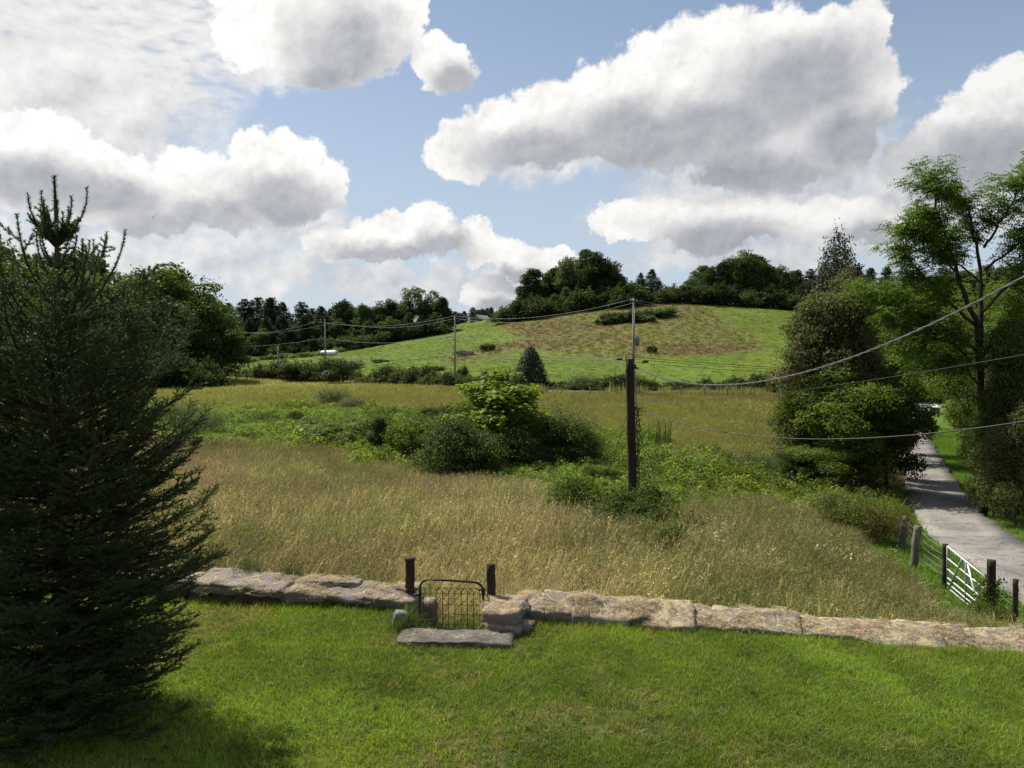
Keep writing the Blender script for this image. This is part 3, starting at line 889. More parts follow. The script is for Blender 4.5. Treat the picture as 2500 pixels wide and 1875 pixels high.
# wood on the crest, right of the summit
row(FB, [(1640, 270, 700), (1665, 275, 690), (1690, 268, 668), (1712, 278, 655), (1735, 270, 648), (1760, 268, 640), (1785, 280, 634), (1812, 270, 618), (1840, 276, 620),
         (1862, 268, 640), (1885, 276, 648), (1905, 270, 652), (1655, 262, 715), (1700, 262, 700), (1745, 262, 690), (1790, 262, 685), (1835, 262, 690), (1875, 264, 700), (1930, 280, 655), (1675, 262, 712)],
    'broadleaf_tree', 'dark green broadleaf tree of the long wood right of the hill summit', 'tree', 'wood right of the hill summit')
row(['pine0', 'pine1', 'pine2'], [(1915, 262, 672), (1945, 268, 655), (1975, 262, 652), (2010, 266, 648), (2045, 262, 650), (2085, 268, 645), (2120, 262, 655), (2160, 268, 648)],
    'pine_tree', 'tall pine at the right end of the hilltop wood, behind the driveway trees', 'tree', 'pines at the end of the hilltop wood')
row(FB, [(2205, 262, 660), (2250, 255, 660), (2300, 262, 655), (2350, 255, 660), (2400, 262, 650), (2450, 255, 655), (2500, 262, 640), (2550, 255, 650)],
    'broadleaf_tree', 'hilltop tree glimpsed behind the tall locust trees', 'tree', 'hilltop trees behind the locusts')
# pine wood beyond the pasture, left of the hill
row(['pine0', 'pine1', 'pine2', 'pine3'], [(530, 250, 750), (560, 245, 748), (600, 235, 735), (632, 240, 725), (665, 232, 732), (692, 240, 745), (738, 235, 727), (765, 245, 750), (785, 238, 742), (808, 244, 748), (610, 226, 780), (690, 226, 775), (745, 226, 775), (650, 225, 770), (795, 230, 770)],
    'pine_tree', 'dark white pine in the row beyond the pasture', 'tree', 'pines beyond the pasture')
row(FB, [(835, 240, 748), (858, 246, 750), (722, 228, 800), (775, 226, 800), (830, 228, 790), (580, 226, 800), (560, 222, 815), (640, 222, 812), (690, 222, 815), (860, 232, 800)],
    'broadleaf_tree', 'dark leafy tree filling in between the pasture pines', 'tree', 'leafy trees among the pasture pines')
row(['far0', 'far2', 'far4', 'far1'], [(893, 236, 740), (925, 240, 732), (955, 236, 735), (985, 238, 733), (900, 228, 790), (950, 228, 780), (1000, 230, 770), (1045, 234, 738), (1080, 232, 722), (1065, 228, 760), (1030, 228, 770)],
    'broadleaf_tree', 'dark tree of the clump between the pines and the house', 'tree', 'clump beside the house')
row(['far_open'], [(1003, 236, 706), (1028, 240, 704), (1068, 236, 712)], 'thin_crowned_tree', 'pale thin-crowned tree rising above the clump beside the house', 'tree', 'thin-crowned trees beside the house')
row(['pine2', 'pine0', 'pine3'], [(1112, 300, 758), (1134, 302, 762), (1155, 306, 752), (1178, 302, 759), (1200, 300, 766), (1098, 296, 770), (1122, 306, 768), (1167, 308, 764), (1190, 306, 768)], 'pine_tree', 'small distant pine behind the house', 'tree', 'pines behind the house')
row(['left0', 'left1', 'left2'], [(385, 138, 668), (420, 134, 665), (452, 140, 668), (488, 138, 690), (345, 130, 672), (300, 134, 668), (258, 128, 676), (215, 132, 672), (165, 126, 664), (120, 132, 660), (70, 128, 648), (25, 132, 640), (-30, 126, 640), (-80, 132, 640),
                                   (405, 128, 720), (470, 132, 730), (330, 122, 740), (230, 122, 740), (130, 120, 730), (40, 120, 720), (500, 140, 745)],
    'broadleaf_tree', 'tall broadleaf tree of the wood behind the big spruce', 'tree', 'wood behind the spruce')
row(['far1', 'far3'], [(10, 150, 590), (95, 150, 625), (180, 150, 612), (215, 152, 640)], 'broadleaf_tree', 'taller dark tree showing above the wood behind the spruce', 'tree', 'taller trees above the left wood')
KIND['roundtree'] = KIND['left1']; KH['roundtree'] = KH['left1']
row(['roundtree'], [(548, 132, 772)], 'broadleaf_tree', 'round bright green tree at the end of the wood, by the lane', 'tree', None)
row(['left2'], [(520, 136, 800)], 'broadleaf_tree', 'low dark tree tucked beside the round bright tree', 'tree', None)

# undergrowth closing the foot of the woods
def underwood(px0, px1, n, d, h, label, group, seed):
    rng = np.random.default_rng(seed)
    for px in np.linspace(px0, px1, n):
        dd = d + rng.normal() * 2
        P = spot(px + rng.normal() * 4, dd)
        k = f'hedge{rng.integers(0, 4)}'
        s = h / 2.6 * rng.uniform(0.8, 1.25)
        plant(k, 'understory_shrub', label, 'shrub', (P[0], P[1], P[2] - 0.2), rng.random() * 6.28, (s * 1.1, s * 1.1, s), group, LM['far'])
underwood(-60, 520, 22, 116, 4.5, 'dark shrub at the shaded foot of the wood behind the spruce', 'undergrowth of the wood behind the spruce', 1)
underwood(560, 880, 18, 248, 4.5, 'dark shrub under the pines beyond the pasture', 'undergrowth below the pasture pines', 2)
underwood(885, 1080, 11, 252, 5.0, 'dark shrub under the clump beside the house', 'undergrowth of the clump by the house', 3)
underwood(1225, 1545, 18, 254, 6.0, 'dark shrub along the edge of the wood left of the summit', 'undergrowth of the wood left of the summit', 4)
underwood(1610, 1900, 17, 259, 6.0, 'dark shrub along the edge of the wood right of the summit', 'undergrowth of the wood right of the summit', 5)
underwood(1910, 2550, 24, 256, 6.0, 'dark shrub below the hilltop trees behind the driveway', 'undergrowth of the hilltop behind the driveway', 6)
GQ = 1.0

# ------------------------------------------------------------------ grass: thousands of tufts, each an instance with its own colour
GCOLS = {}
def proto_collection(name, meshes):
    c = bpy.data.collections.new(name)
    for i, me in enumerate(meshes):
        o = bpy.data.objects.new(f'{name}_{i:02d}', me); c.objects.link(o)
    return c
def scatter_group(coll):
    ng = bpy.data.node_groups.new('scatter_' + coll.name, 'GeometryNodeTree')
    ng.interface.new_socket('Geometry', in_out='INPUT', socket_type='NodeSocketGeometry')
    ng.interface.new_socket('Geometry', in_out='OUTPUT', socket_type='NodeSocketGeometry')
    nd = ng.nodes; L = ng.links
    gi = nd.new('NodeGroupInput'); go = nd.new('NodeGroupOutput')
    ci = nd.new('GeometryNodeCollectionInfo'); ci.inputs['Collection'].default_value = coll
    ci.inputs['Separate Children'].default_value = True; ci.inputs['Reset Children'].default_value = True
    ip = nd.new('GeometryNodeInstanceOnPoints')
    ip.inputs['Pick Instance'].default_value = True
    def na(n, t):
        a = nd.new('GeometryNodeInputNamedAttribute'); a.data_type = t; a.inputs['Name'].default_value = n
        return a.outputs['Attribute']
    L.new(gi.outputs[0], ip.inputs['Points'])
    L.new(ci.outputs[0], ip.inputs['Instance'])
    L.new(na('idx', 'INT'), ip.inputs['Instance Index'])
    e2r = nd.new('FunctionNodeEulerToRotation')
    L.new(na('rot', 'FLOAT_VECTOR'), e2r.inputs[0]); L.new(e2r.outputs[0], ip.inputs['Rotation'])
    L.new(na('scl', 'FLOAT_VECTOR'), ip.inputs['Scale'])
    L.new(ip.outputs[0], go.inputs[0])
    return ng
def scatter(name, coll, P, tint, rng, smin=0.75, smax=1.25, tilt=0.12, label=None, cat=None, rot=None, hs=None, parent=None, bright=1.5):
    n = len(P)
    me = bpy.data.meshes.new(name)
    me.vertices.add(n); me.vertices.foreach_set('co', np.ascontiguousarray(P, dtype=np.float32).ravel())
    def put(nm, ty, key, v, dt):
        a = me.attributes.new(nm, ty, 'POINT'); a.data.foreach_set(key, np.ascontiguousarray(v, dtype=dt).ravel())
    put('idx', 'INT', 'value', rng.integers(0, len(coll.objects), n), np.int32)
    if rot is None: rot = np.stack([rng.normal(0, tilt, n), rng.normal(0, tilt, n), rng.random(n) * 6.283], 1)
    put('rot', 'FLOAT_VECTOR', 'vector', rot, np.float32)
    s = rng.uniform(smin, smax, n)
    sc = np.stack([s, s, s if hs is None else s * hs], 1)
    put('scl', 'FLOAT_VECTOR', 'vector', sc, np.float32)
    put('tint', 'FLOAT_VECTOR', 'vector', np.asarray(tint) * bright, np.float32)
    o = bpy.data.objects.new(name, me); COL.objects.link(o)
    md = o.modifiers.new('scatter', 'NODES'); md.node_group = scatter_group(coll)
    tag(o, label, cat, None, 'stuff')
    if parent is not None: o.parent = parent
    return o
def blades(rng, n, h, spread, width, lean=0.35, seg=3, head=0.0, hvar=0.3, kink=0.0):
    """a tuft of curved blades; head > 0 adds a seed plume to some"""
    mb = MB()
    for i in range(n):
        a = rng.random() * 6.283; r = spread * math.sqrt(rng.random())
        b = np.array([math.cos(a) * r, math.sin(a) * r, -0.02])
        hh = h * rng.uniform(1 - hvar, 1 + hvar)
        d = rng.random() * 6.283; l = abs(rng.normal(0, lean)) * hh
        dv = np.array([math.cos(d), math.sin(d), 0])
        t = np.linspace(0, 1, seg + 1)
        P = b + dv * (l * t ** 1.8)[:, None] + np.array([0, 0, 1.0]) * (hh * (t - 0.18 * l / hh * t ** 2))[:, None]
        sd = rng.random() * 6.283; sv = np.array([math.cos(sd), math.sin(sd), 0])
        w = width * rng.uniform(0.7, 1.3) * (1 - t ** 1.5 * 0.9)
        A = P - sv * w[:, None] / 2; B = P + sv * w[:, None] / 2
        V = np.stack([A, B], 1).reshape(-1, 3)
        k = np.arange(seg) * 2
        mb.add(V, np.stack([k, k + 1, k + 3, k + 2], -1))
        if head and rng.random() < head:
            tp = P[-1]; ax = unit(P[-1] - P[-2]); L = hh * 0.20
            for q in range(5):
                c = tp + ax * L * (q / 5.0 - 0.55) + rng.normal(size=3) * 0.012
                e = unit(ax + rng.normal(size=3) * 0.6) * L * 0.30
                s2 = unit(np.cross(e, rng.normal(size=3))) * width * 1.5
                mb.add([c - s2 * 0.5, c + s2 * 0.5, c + e], [[0, 1, 2]])
    return mb.mesh('tuft')
def leafy(rng, n, h, w, ls, aspect=0.5, stems=3):
    """low weed: leaves round a few stems"""
    mb = MB()
    L = np.stack([rng.normal(0, w * 0.3, n), rng.normal(0, w * 0.3, n), h * rng.random(n) ** 0.55], 1)
    q = np.hypot(L[:, 0], L[:, 1]) / w
    L[:, 2] *= np.clip(1.15 - q, 0.2, 1)
    V, F = leaves(rng, L, rnd_dir(rng, n) * 0.6 + np.array([0, 0, 1.0]), ls, aspect)
    mb.add(V, F)
    for i in range(stems):
        mb.tube([(0, 0, -0.05), (rng.normal() * w * 0.25, rng.normal() * w * 0.25, h * 0.9)], [0.008, 0.003], 3, False)
    return mb.mesh('weed')
rgr = np.random.default_rng(77)
M['g_dry'] = tint_mat('tall_grass_blades', 0.42, 0.7, 0.12, 1.1, (1.1, 1.08, 0.75))
M['g_lawn'] = tint_mat('lawn_blades', 0.45, 0.55, 0.2, 1.0, (1.2, 1.3, 0.5))
M['g_weed'] = tint_mat('weed_leaves', 0.45, 0.6, 0.15, 0.8, (1.2, 1.3, 0.5))
def mk(name, lst, mat):
    for me in lst: me.materials.append(mat)
    return proto_collection(name, lst)
TALL = mk('tall_tuft', [blades(rgr, 17, 0.70, 0.16, 0.0125, 0.34, 4, 0.28, 0.4) for _ in range(10)], M['g_dry'])
MIDT = mk('mid_tuft', [blades(rgr, 26, 0.75, 0.30, 0.026, 0.35, 3, 0.35) for _ in range(6)], M['g_dry'])
FART = mk('far_tuft', [blades(rgr, 30, 0.60, 0.60, 0.055, 0.45, 2, 0.0) for _ in range(6)], M['g_dry'])
SHORT = mk('lawn_tuft', [blades(rgr, 20, 0.065, 0.060, 0.0085, 0.85, 2, 0.0, 0.6) for _ in range(12)], M['g_lawn'])
VERGET = mk('verge_tuft', [blades(rgr, 30, 0.13, 0.22, 0.014, 0.6, 2, 0.0) for _ in range(6)], M['g_lawn'])
GREENT = mk('green_tuft', [blades(rgr, 22, 0.60, 0.16, 0.016, 0.55, 4, 0.0) for _ in range(6)], M['g_weed'])
WEED = mk('weed', [leafy(rgr, 70, 0.75, 0.62, 0.13) for _ in range(7)], M['g_weed'])

def jitter_grid(rng, x0, x1, y0, y1, per_m2):
    s = 1 / math.sqrt(per_m2)
    X, Y = np.meshgrid(np.arange(x0, x1, s), np.arange(y0, y1, s))
    X = X.ravel() + rng.uniform(-0.6, 0.6, X.size) * s; Y = Y.ravel() + rng.uniform(-0.6, 0.6, Y.size) * s
    return X, Y
def in_view(X, Y, m=1.06, pad=1.5):
    return np.abs(X) < Y * (1250 / FPX) * m + pad
DRIVE_XY = np.array([(a, b) for a, b, c in DRIVE])
def off_drive(X, Y, w=1.9):
    dy = np.interp(Y, DRIVE_XY[:, 1], DRIVE_XY[:, 0]); return np.abs(X - dy) > w

def build_grass(q=1.0):
    rng = np.random.default_rng(3)
    # mown lawn
    X, Y = jitter_grid(rng, -12, 13.5, 5.4, 15.6, 420 * q)
    k = in_view(X, Y, 1.2, 3.0) & (Y < wall_y(X) - 0.12)
    X, Y = X[k], Y[k]
    n1, n2 = fbm(X, Y, 1.8), fbm(X + 9, Y, 0.55, 1)
    patch = np.clip((fbm(X - 4, Y, 2.4, 2) - 0.60) * 8, 0, 1)
    k = rng.random(len(X)) > patch * 0.55
    X, Y, n1, n2, patch = X[k], Y[k], n1[k], n2[k], patch[k]
    c = np.array([0.128, 0.172, 0.030]) * (0.20 + 0.75 * n1 + 0.85 * n2)[:, None]
    yl = np.clip((n1 - 0.48) * 4, 0, 1)[:, None] * 0.55
    c = c * (1 - yl) + np.array([0.175, 0.195, 0.036]) * yl
    c = c * (0.62 + 0.76 * fbm(X, Y, 4.2, 2))[:, None]
    dry = (rng.random(len(X)) < 0.05 + patch * 0.4)[:, None]
    c = np.where(dry, np.array([0.20, 0.165, 0.075]), c)
    hs = 0.7 + 0.6 * n2 + 1.1 * np.clip((Y - (wall_y(X) - 0.7)) / 0.6, 0, 1) * rng.random(len(X))
    scatter('lawn_grass', SHORT, np.stack([X, Y, lawn_z(X, Y)], 1), c, rng, 0.8, 1.35, 0.2, 'short mown green grass covering the lawn before the wall', 'grass', hs=hs)
    k = rng.choice(len(X), 900, replace=False)
    scatter('lawn_weeds', WEED, np.stack([X, Y, lawn_z(X, Y)], 1)[k], np.array([0.058, 0.090, 0.022]) * rng.uniform(0.6, 1.4, (900, 1)), rng, 0.08, 0.20, 0.1, 'small broad-leaved weeds dotted through the lawn', 'weeds', hs=0.55 * np.ones(900))
    # tall dry meadow behind the wall
    X, Y = jitter_grid(rng, -26, 26, 13.0, 50, 36 * q)
    k = in_view(X, Y, 1.08, 2.5) & (Y > wall_y(X) + 0.42) & off_drive(X, Y, 2.0)
    k &= rng.random(len(X)) < np.clip(30.0 / Y, 0.45, 1.0)
    X, Y = X[k], Y[k]; Z = H(X, Y)
    C, zn = ground_colour(X, Y, Z)
    m = (zn == 0) | ((zn == 1) & (rng.random(len(X)) < 0.12))
    Xm, Ym, Zm, Cm = X[m], Y[m], Z[m], C[m]
    # straw near the wall, purple-brown plumes further out, green undergrowth between
    r = rng.random(len(Xm))[:, None]
    Cm = np.where(r < np.interp(Ym, [14, 26, 34], [0.26, 0.40, 0.22])[:, None], np.array([0.105, 0.128, 0.038]), np.where(r > 0.87, np.array([0.36, 0.295, 0.155]), Cm))
    Cm = Cm * rng.uniform(0.7, 1.3, (len(Xm), 1)) * (0.62 + 0.75 * fbm(Xm, Ym * 0.6, 4.5, 1))[:, None]
    hs = (0.45 + 1.0 * fbm(Xm, Ym, 2.2)) * np.interp(Ym, [16, 26, 36], [1.0, 0.85, 0.55])
    pxm = proj(np.stack([Xm, Ym, Zm], 1))[0]
    hs = hs * np.interp(pxm, [1850, 2250], [1.0, 0.45])
    # the wind has combed it over towards the left near the gate
    lay = 0.25 + 0.55 * np.clip(fbm(Xm, Ym, 4.0, 2) * 2.4 - 0.7, 0, 1)
    rot = np.stack([rng.normal(0, 0.12, len(Xm)), rng.normal(0.0, 0.12, len(Xm)) + lay, rng.normal(0, 0.6, len(Xm))], 1)
    scatter('meadow_grass', TALL, np.stack([Xm, Ym, Zm], 1), Cm, rng, 0.85, 1.25, 0.15, 'tall dry tan grass of the meadow behind the stone wall', 'grass', rot=rot, hs=hs)
    # farther meadow, coarser
    X, Y = jitter_grid(rng, -66, 45, 44, 92, 9 * q)
    k = in_view(X, Y, 1.05, 1.0) & off_drive(X, Y, 2.2) & (Y < lane_y(X) - 3.5)
    X, Y = X[k], Y[k]; Z = H(X, Y); C, zn = ground_colour(X, Y, Z)
    m = (zn == 0) | (zn == 3)
    X, Y, Z, C = X[m], Y[m], Z[m], C[m] * rng.uniform(0.75, 1.3, (m.sum(), 1))
    scatter('distant_meadow_grass', MIDT, np.stack([X, Y, Z], 1), C, rng, 0.7, 1.2, 0.12, 'olive and tan grass of the meadow beyond the bushes', 'grass', hs=0.35 + 0.4 * fbm(X, Y, 5))
    X, Y = jitter_grid(rng, -95, 30, 88, 150, 2.6 * q)
    k = in_view(X, Y, 1.05, 1.0) & (Y < lane_y(X) - 2.6) & off_drive(X, Y, 2.6)
    X, Y = X[k], Y[k]; Z = H(X, Y); C, zn = ground_colour(X, Y, Z)
    m = zn == 3
    X, Y, Z, C = X[m], Y[m], Z[m], C[m] * rng.uniform(0.75, 1.3, (m.sum(), 1))
    scatter('lane_meadow_grass', FART, np.stack([X, Y, Z], 1), C, rng, 0.7, 1.25, 0.12, 'pale yellow-green grass on the rise below the lane', 'grass', hs=(0.45 + 0.45 * fbm(X, Y, 6)) * (1 + 1.3 * np.clip((Y - lane_y(X) + 6) / 2.5, 0, 1) * (fbm(X, Y, 7, 2) > 0.45)))
    # mown verge beside the drive
    X, Y = jitter_grid(rng, 4, 42, 14, 80, 20 * q)
    k = in_view(X, Y, 1.2, 4.0) & off_drive(X, Y, 1.55) & (Y > wall_y(X) + 0.5)
    X, Y = X[k], Y[k]; Z = H(X, Y); C, zn = ground_colour(X, Y, Z)
    m = zn == 2
    X, Y, Z, C = X[m], Y[m], Z[m], C[m] * rng.uniform(0.75, 1.25, (m.sum(), 1))
    scatter('verge_grass', VERGET, np.stack([X, Y, Z], 1), C, rng, 0.8, 1.3, 0.15, 'bright green mown grass along both sides of the driveway', 'grass', hs=0.8 + 0.6 * fbm(X, Y, 2))
    # weeds along the damp hollow
    X, Y = jitter_grid(rng, -42, 32, 20, 84, 4.6 * q)
    k = in_view(X, Y, 1.05, 1.0) & off_drive(X, Y, 2.4)
    X, Y = X[k], Y[k]; Z = H(X, Y); C, zn = ground_colour(X, Y, Z)
    m = zn == 1
    X, Y, Z, C = X[m], Y[m], Z[m], C[m] * rng.uniform(0.45, 1.5, (m.sum(), 1)) * (0.6 + 0.8 * fbm(X[m], Y[m], 3.4, 2))[:, None]
    g = rng.random(len(X)) < 0.38
    hsw = 0.25 + 1.2 * fbm(X, Y, 4.0, 1) ** 1.5
    scatter('weeds', WEED, np.stack([X, Y, Z], 1)[~g], C[~g] * 0.95, rng, 0.8, 1.5, 0.15, 'dense green brambles and weeds along the damp hollow', 'weeds', hs=hsw[~g])
    scatter('rank_grass', GREENT, np.repeat(np.stack([X, Y, Z], 1)[g], 3, 0) + np.r_['1', rng.normal(0, 0.3, (g.sum() * 3, 2)), np.zeros((g.sum() * 3, 1))], np.repeat(C[g], 3, 0) * np.array([1.25, 1.2, 1.0]), rng, 0.45, 0.95, 0.15,
            'fresh green rank grass growing among the weeds', 'grass')
    # rough grazing on the hill: tussocks
    X, Y = jitter_grid(rng, -75, 95, 108, 285, 0.30 * q)
    k = in_view(X, Y, 1.03, 0) & (Y > lane_y(X) + 6)
    X, Y = X[k], Y[k]; Z = H(X, Y); C, zn = ground_colour(X, Y, Z)
    m = (zn >= 4)
    X, Y, Z, C, zn = X[m], Y[m], Z[m], C[m] * rng.uniform(0.9, 1.2, (m.sum(), 1)), zn[m]
    scatter('pasture_grass', FART, np.stack([X, Y, Z], 1), C, rng, 0.6, 1.5, 0.1, 'green and brown tussocks of the hill pasture', 'grass', bright=1.12, hs=np.where(zn == 5, 0.6, 0.25))
build_grass(GQ)

# ------------------------------------------------------------------ the hedgerow along the lane
def shrub_at(key, px, d, ytop, wpx, name, label, cat, group=None, leaf=None, sink=0.1, rz=None, ybase=None):
    """a shrub whose foot is on the ground at distance d, as tall and wide as the photograph shows"""
    P = spot(px, d)
    top = at(px, ytop, d)[2]
    h = max(0.3, top - P[2]) * (1.06 if 20 < d < 60 else 1.0)
    w = wpx / FPX * d
    a = KW[key]
    return plant(key, name, label, cat, (P[0], P[1], P[2] - sink), rg.random() * 6.28 if rz is None else rz, (w / a, w / a, h / KH[key]), group, leaf)
def crown_w(k):
    me = KIND[k][1]; a = np.empty(len(me.vertices) * 3, dtype=np.float32); me.vertices.foreach_get('co', a); a = a.reshape(-1, 3)
    return float(np.percentile(a[:, 0], 99) - np.percentile(a[:, 0], 1))
def reg(key, meshes, bark, leaf, names=('stems', 'foliage')):
    kind(key, meshes, bark, leaf, names); KH[key] = crown_h(key); KW[key] = crown_w(key)
KW = {k: crown_w(k) for k in KIND}
TOPS = np.array([(560, 905), (590, 903), (640, 885), (700, 880), (780, 876), (850, 884), (880, 915), (930, 905), (980, 902), (1060, 908), (1130, 913), (1180, 925), (1240, 915), (1330, 936), (1420, 930), (1480, 930), (1540, 915), (1600, 940), (1650, 938), (1740, 922), (1800, 935), (1850, 912), (1890, 938), (1960, 930), (2100, 920), (2600, 905)])
def hedgerow():
    rng = np.random.default_rng(9)
    x = -62.0; i = 0
    while x < 60:
        y = lane_y(x) + (4.2 if x > -6 else -4.0) + rng.normal() * 0.8
        px, py = proj(np.array([x, y, gz(x, y)]))
        if 560 < px < 2600:
            yt = np.interp(px, TOPS[:, 0], TOPS[:, 1]) + rng.normal() * 5
            z = gz(x, y); h = np.clip((at(px, yt, y)[2] - z) * (1.18 if px > 930 else 0.95), 1.2, 6.0)
            k = f'hedge{i % 4}'
            if px < 900: g, lb = 'tall shrubs of the hedgerow', 'tall tangled shrub of the hedgerow, toward the square road sign'
            elif px < 1300: g, lb = 'vine-covered hedgerow shrubs', 'vine-covered shrub of the hedgerow between the sign and the dark cedar'
            elif px < 1990: g, lb = 'clipped-looking hedgerow shrubs', 'dark low shrub of the hedgerow past the cedar, behind the wire fence'
            else: g, lb = 'hedgerow shrubs beyond the drive', 'lane-side shrub glimpsed behind the driveway trees'
            sw = rng.uniform(0.75, 1.1) * (0.8 + 0.12 * h)
            plant(k, 'hedge_shrub', lb, 'shrub', (x, y, z - 0.15), rng.random() * 6.28, (sw, sw, h / KH[k]), g)
            i += 1
        x += rng.uniform(1.15, 1.8)
hedgerow()
shrub_at('cedar', 1295, 103, 846, 84, 'cedar_tree', 'dark pointed cedar standing alone in the hedgerow', 'tree')
reg('olive', make_shrub(80, 2.8, 3.6, 14, 5200, 0.13, spray=1.6, aspect=0.36), M['bark_grey'], LM['grey'])
shrub_at('olive', 1432, 99, 912, 92, 'olive_shrub', 'rounded grey-green shrub in the hedgerow beside the cedar', 'shrub')
shrub_at('hedge1', 1862, 99, 908, 62, 'hedge_shrub', 'taller round shrub standing up from the low dark hedgerow', 'shrub')
reg('hedgetree', make_broadleaf(83, 6.5, 6.0, 0.4, 24, 5200, 0.28, (0.12, 0.2), nlimb=8), M['bark'], LM['hedge'], ('trunk', 'crown'))
shrub_at('hedgetree', 835, 130, 874, 100, 'hedge_tree', 'bushy small tree in the hedgerow below the white bales', 'tree')
shrub_at('hedgetree', 725, 140, 884, 90, 'hedge_tree', 'dark small tree in the hedgerow beside the pole without crossarm', 'tree')
shrub_at('hedge2', 1130, 128, 890, 26, 'hedge_shrub', 'narrow vine-hung stump beside the pole with the side bracket', 'shrub')
for px, d, yt, w in [(545, 150, 902, 60), (610, 152, 898, 70)]:
    shrub_at('hedge3', px, d, yt, w, 'hedge_shrub', 'pale shrub behind the square road sign', 'shrub', 'pale shrubs behind the road sign')
# scrub on the hill
reg('scrub', make_shrub(84, 2.2, 6.0, 16, 2400, 0.34, depth=4.5, spray=0.5), M['bark'], LM['left'])
def on_hill(px, py): return hit(px, py, 108, 400)
for px, py, yt, w, lb in [(1500, 788, 764, 70, 'dark'), (1535, 786, 757, 70, 'dark'), (1475, 792, 778, 50, 'dark'), (1560, 782, 762, 60, 'dark'), (1590, 776, 754, 66, 'yellow'), (1622, 772, 750, 66, 'yellow'), (1572, 786, 768, 56, 'yellow')]:
    P = on_hill(px, py)
    shrub_at('scrub', px, P[1], yt, w, 'scrub_bush', 'dark bush of the scrub patch on the brown hilltop' if lb == 'dark' else 'yellow-green bush of the scrub patch on the brown hilltop', 'bush', lb + ' bushes of the hill scrub', LM['far'] if lb == 'dark' else LM['left'])
for px, py, yt, w, lb in [(1190, 856, 838, 42, 'small dark bush alone on the lower slope of the pasture'), (1135, 868, 855, 40, 'low straggling bush beside the pole with the side bracket'), (930, 884, 876, 40, 'low weedy bush in the pasture above the hedgerow'), (1592, 862, 842, 24, 'thin small bush on the slope right of the transformer'), (1065, 905, 893, 46, 'pale low bush at the foot of the pasture')]:
    P = on_hill(px, py); shrub_at('scrub', px, P[1], yt, w, 'scrub_bush', lb, 'bush', None, LM['far'])
# ornamental grasses along the pasture edge
reg('mound', make_shrub(85, 1.6, 2.2, 9, 1500, 0.30, aspect=0.2, droop=0.6, spray=0.8), M['bark'], LM['grey'])
LM['mound'] = leaf_mat('ornamental_grass', (0.10, 0.15, 0.035), (0.17, 0.22, 0.06), 0.4, 0.5, 0.2, 0.5)
for i, px in enumerate(np.linspace(568, 900, 26)):
    py = np.interp(px, [560, 640, 720, 800, 850, 900], [888, 880, 874, 866, 856, 843]) + rg.normal() * 1.2
    P = on_hill(px, py)
    shrub_at('mound', px, P[1], py - rg.uniform(9, 15), rg.uniform(18, 26), 'ornamental_clump', 'rounded pale clump in the row edging the pasture', 'plant', 'clumps edging the pasture', LM['mound'] if i % 3 else LM['grey'])

# ------------------------------------------------------------------ bushes in the hollow
reg('bright', make_broadleaf(97, 5.0, 3.6, 0.2, 46, 8200, 0.145, (0.09, 0.16), nlimb=18, shape=0.25, aspect=0.85, inner=0.3), M['bark'], LM['bright'], ('trunk', 'crown'))
reg('vineb', make_shrub(91, 2.8, 3.6, 18, 24000, 0.095, (0.2, 0.3), spray=0.5, aspect=0.75), M['bark'], LM['vine'])
reg('vinec', make_shrub(92, 2.2, 4.4, 18, 20000, 0.10, (0.16, 0.26), spray=0.8, aspect=0.75, depth=3.2), M['bark'], LM['vine'])
reg('olive2', make_shrub(93, 3.2, 3.6, 18, 13000, 0.085, (0.16, 0.28), spray=1.8, aspect=0.36), M['bark_grey'], LM['grey'])
reg('column', make_shrub(94, 3.3, 1.3, 16, 9000, 0.075, (0.20, 0.30), spray=0.5, aspect=0.7), M['bark'], LM['vine'])
shrub_at('bright', 1225, 43.0, 914, 215, 'sapling_tree', 'bright yellow-green sapling with large leaves rising from the dark bushes', 'tree')
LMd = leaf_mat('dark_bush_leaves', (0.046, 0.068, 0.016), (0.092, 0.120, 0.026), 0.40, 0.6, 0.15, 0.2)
shrub_at('vineb', 1135, 38.0, 1022, 210, 'vine_bush', 'round dark bush below the bright sapling, at the edge of the brown grass', 'bush', None, LMd)
shrub_at('vinec', 1040, 44.5, 1015, 160, 'vine_bush', 'leafy vine bush between the dark gap and the round dark bush', 'bush')
shrub_at('vineb', 1268, 41.0, 1045, 150, 'vine_bush', 'dark bush right beneath the bright sapling', 'bush', None, LMd)
shrub_at('olive2', 1365, 45, 972, 190, 'olive_bush', 'large grey-green bush on the pole side of the bright sapling', 'bush')
shrub_at('vineb', 1408, 41.5, 1030, 130, 'vine_bush', 'dark shaded bush at the pole end of the thicket', 'bush', None, LMd)
shrub_at('vineb', 1335, 42, 1020, 170, 'vine_bush', 'dark bush in front of the large grey-green bush', 'bush', None, LMd)
shrub_at('vineb', 1150, 48, 985, 110, 'vine_bush', 'upright leafy bush beside the bright sapling, away from the pole', 'bush')
shrub_at('vineb', 1240, 46, 1000, 150, 'vine_bush', 'dark bush hidden behind the foot of the bright sapling', 'bush', None, LMd)
shrub_at('column', 926, 46.5, 985, 66, 'vine_column', 'narrow upright vine-wrapped shrub standing beside the brambles', 'bush', None, LMd)
shrub_at('vinec', 845, 50, 1024, 200, 'bramble', 'broad bramble mound next to the narrow upright shrub', 'bramble')
shrub_at('vinec', 780, 56, 1018, 170, 'bramble', 'bramble mound behind the broad one, toward the spruce', 'bramble')
shrub_at('vinec', 905, 58, 1012, 130, 'bramble', 'bramble mound behind the narrow upright shrub', 'bramble')
shrub_at('vineb', 722, 62, 1000, 46, 'bramble', 'small pointed clump standing out of the brambles', 'bush', None, LMd)
shrub_at('vinec', 655, 66, 1002, 80, 'bramble', 'low dark bramble near the far meadow grass', 'bramble', None, LMd)
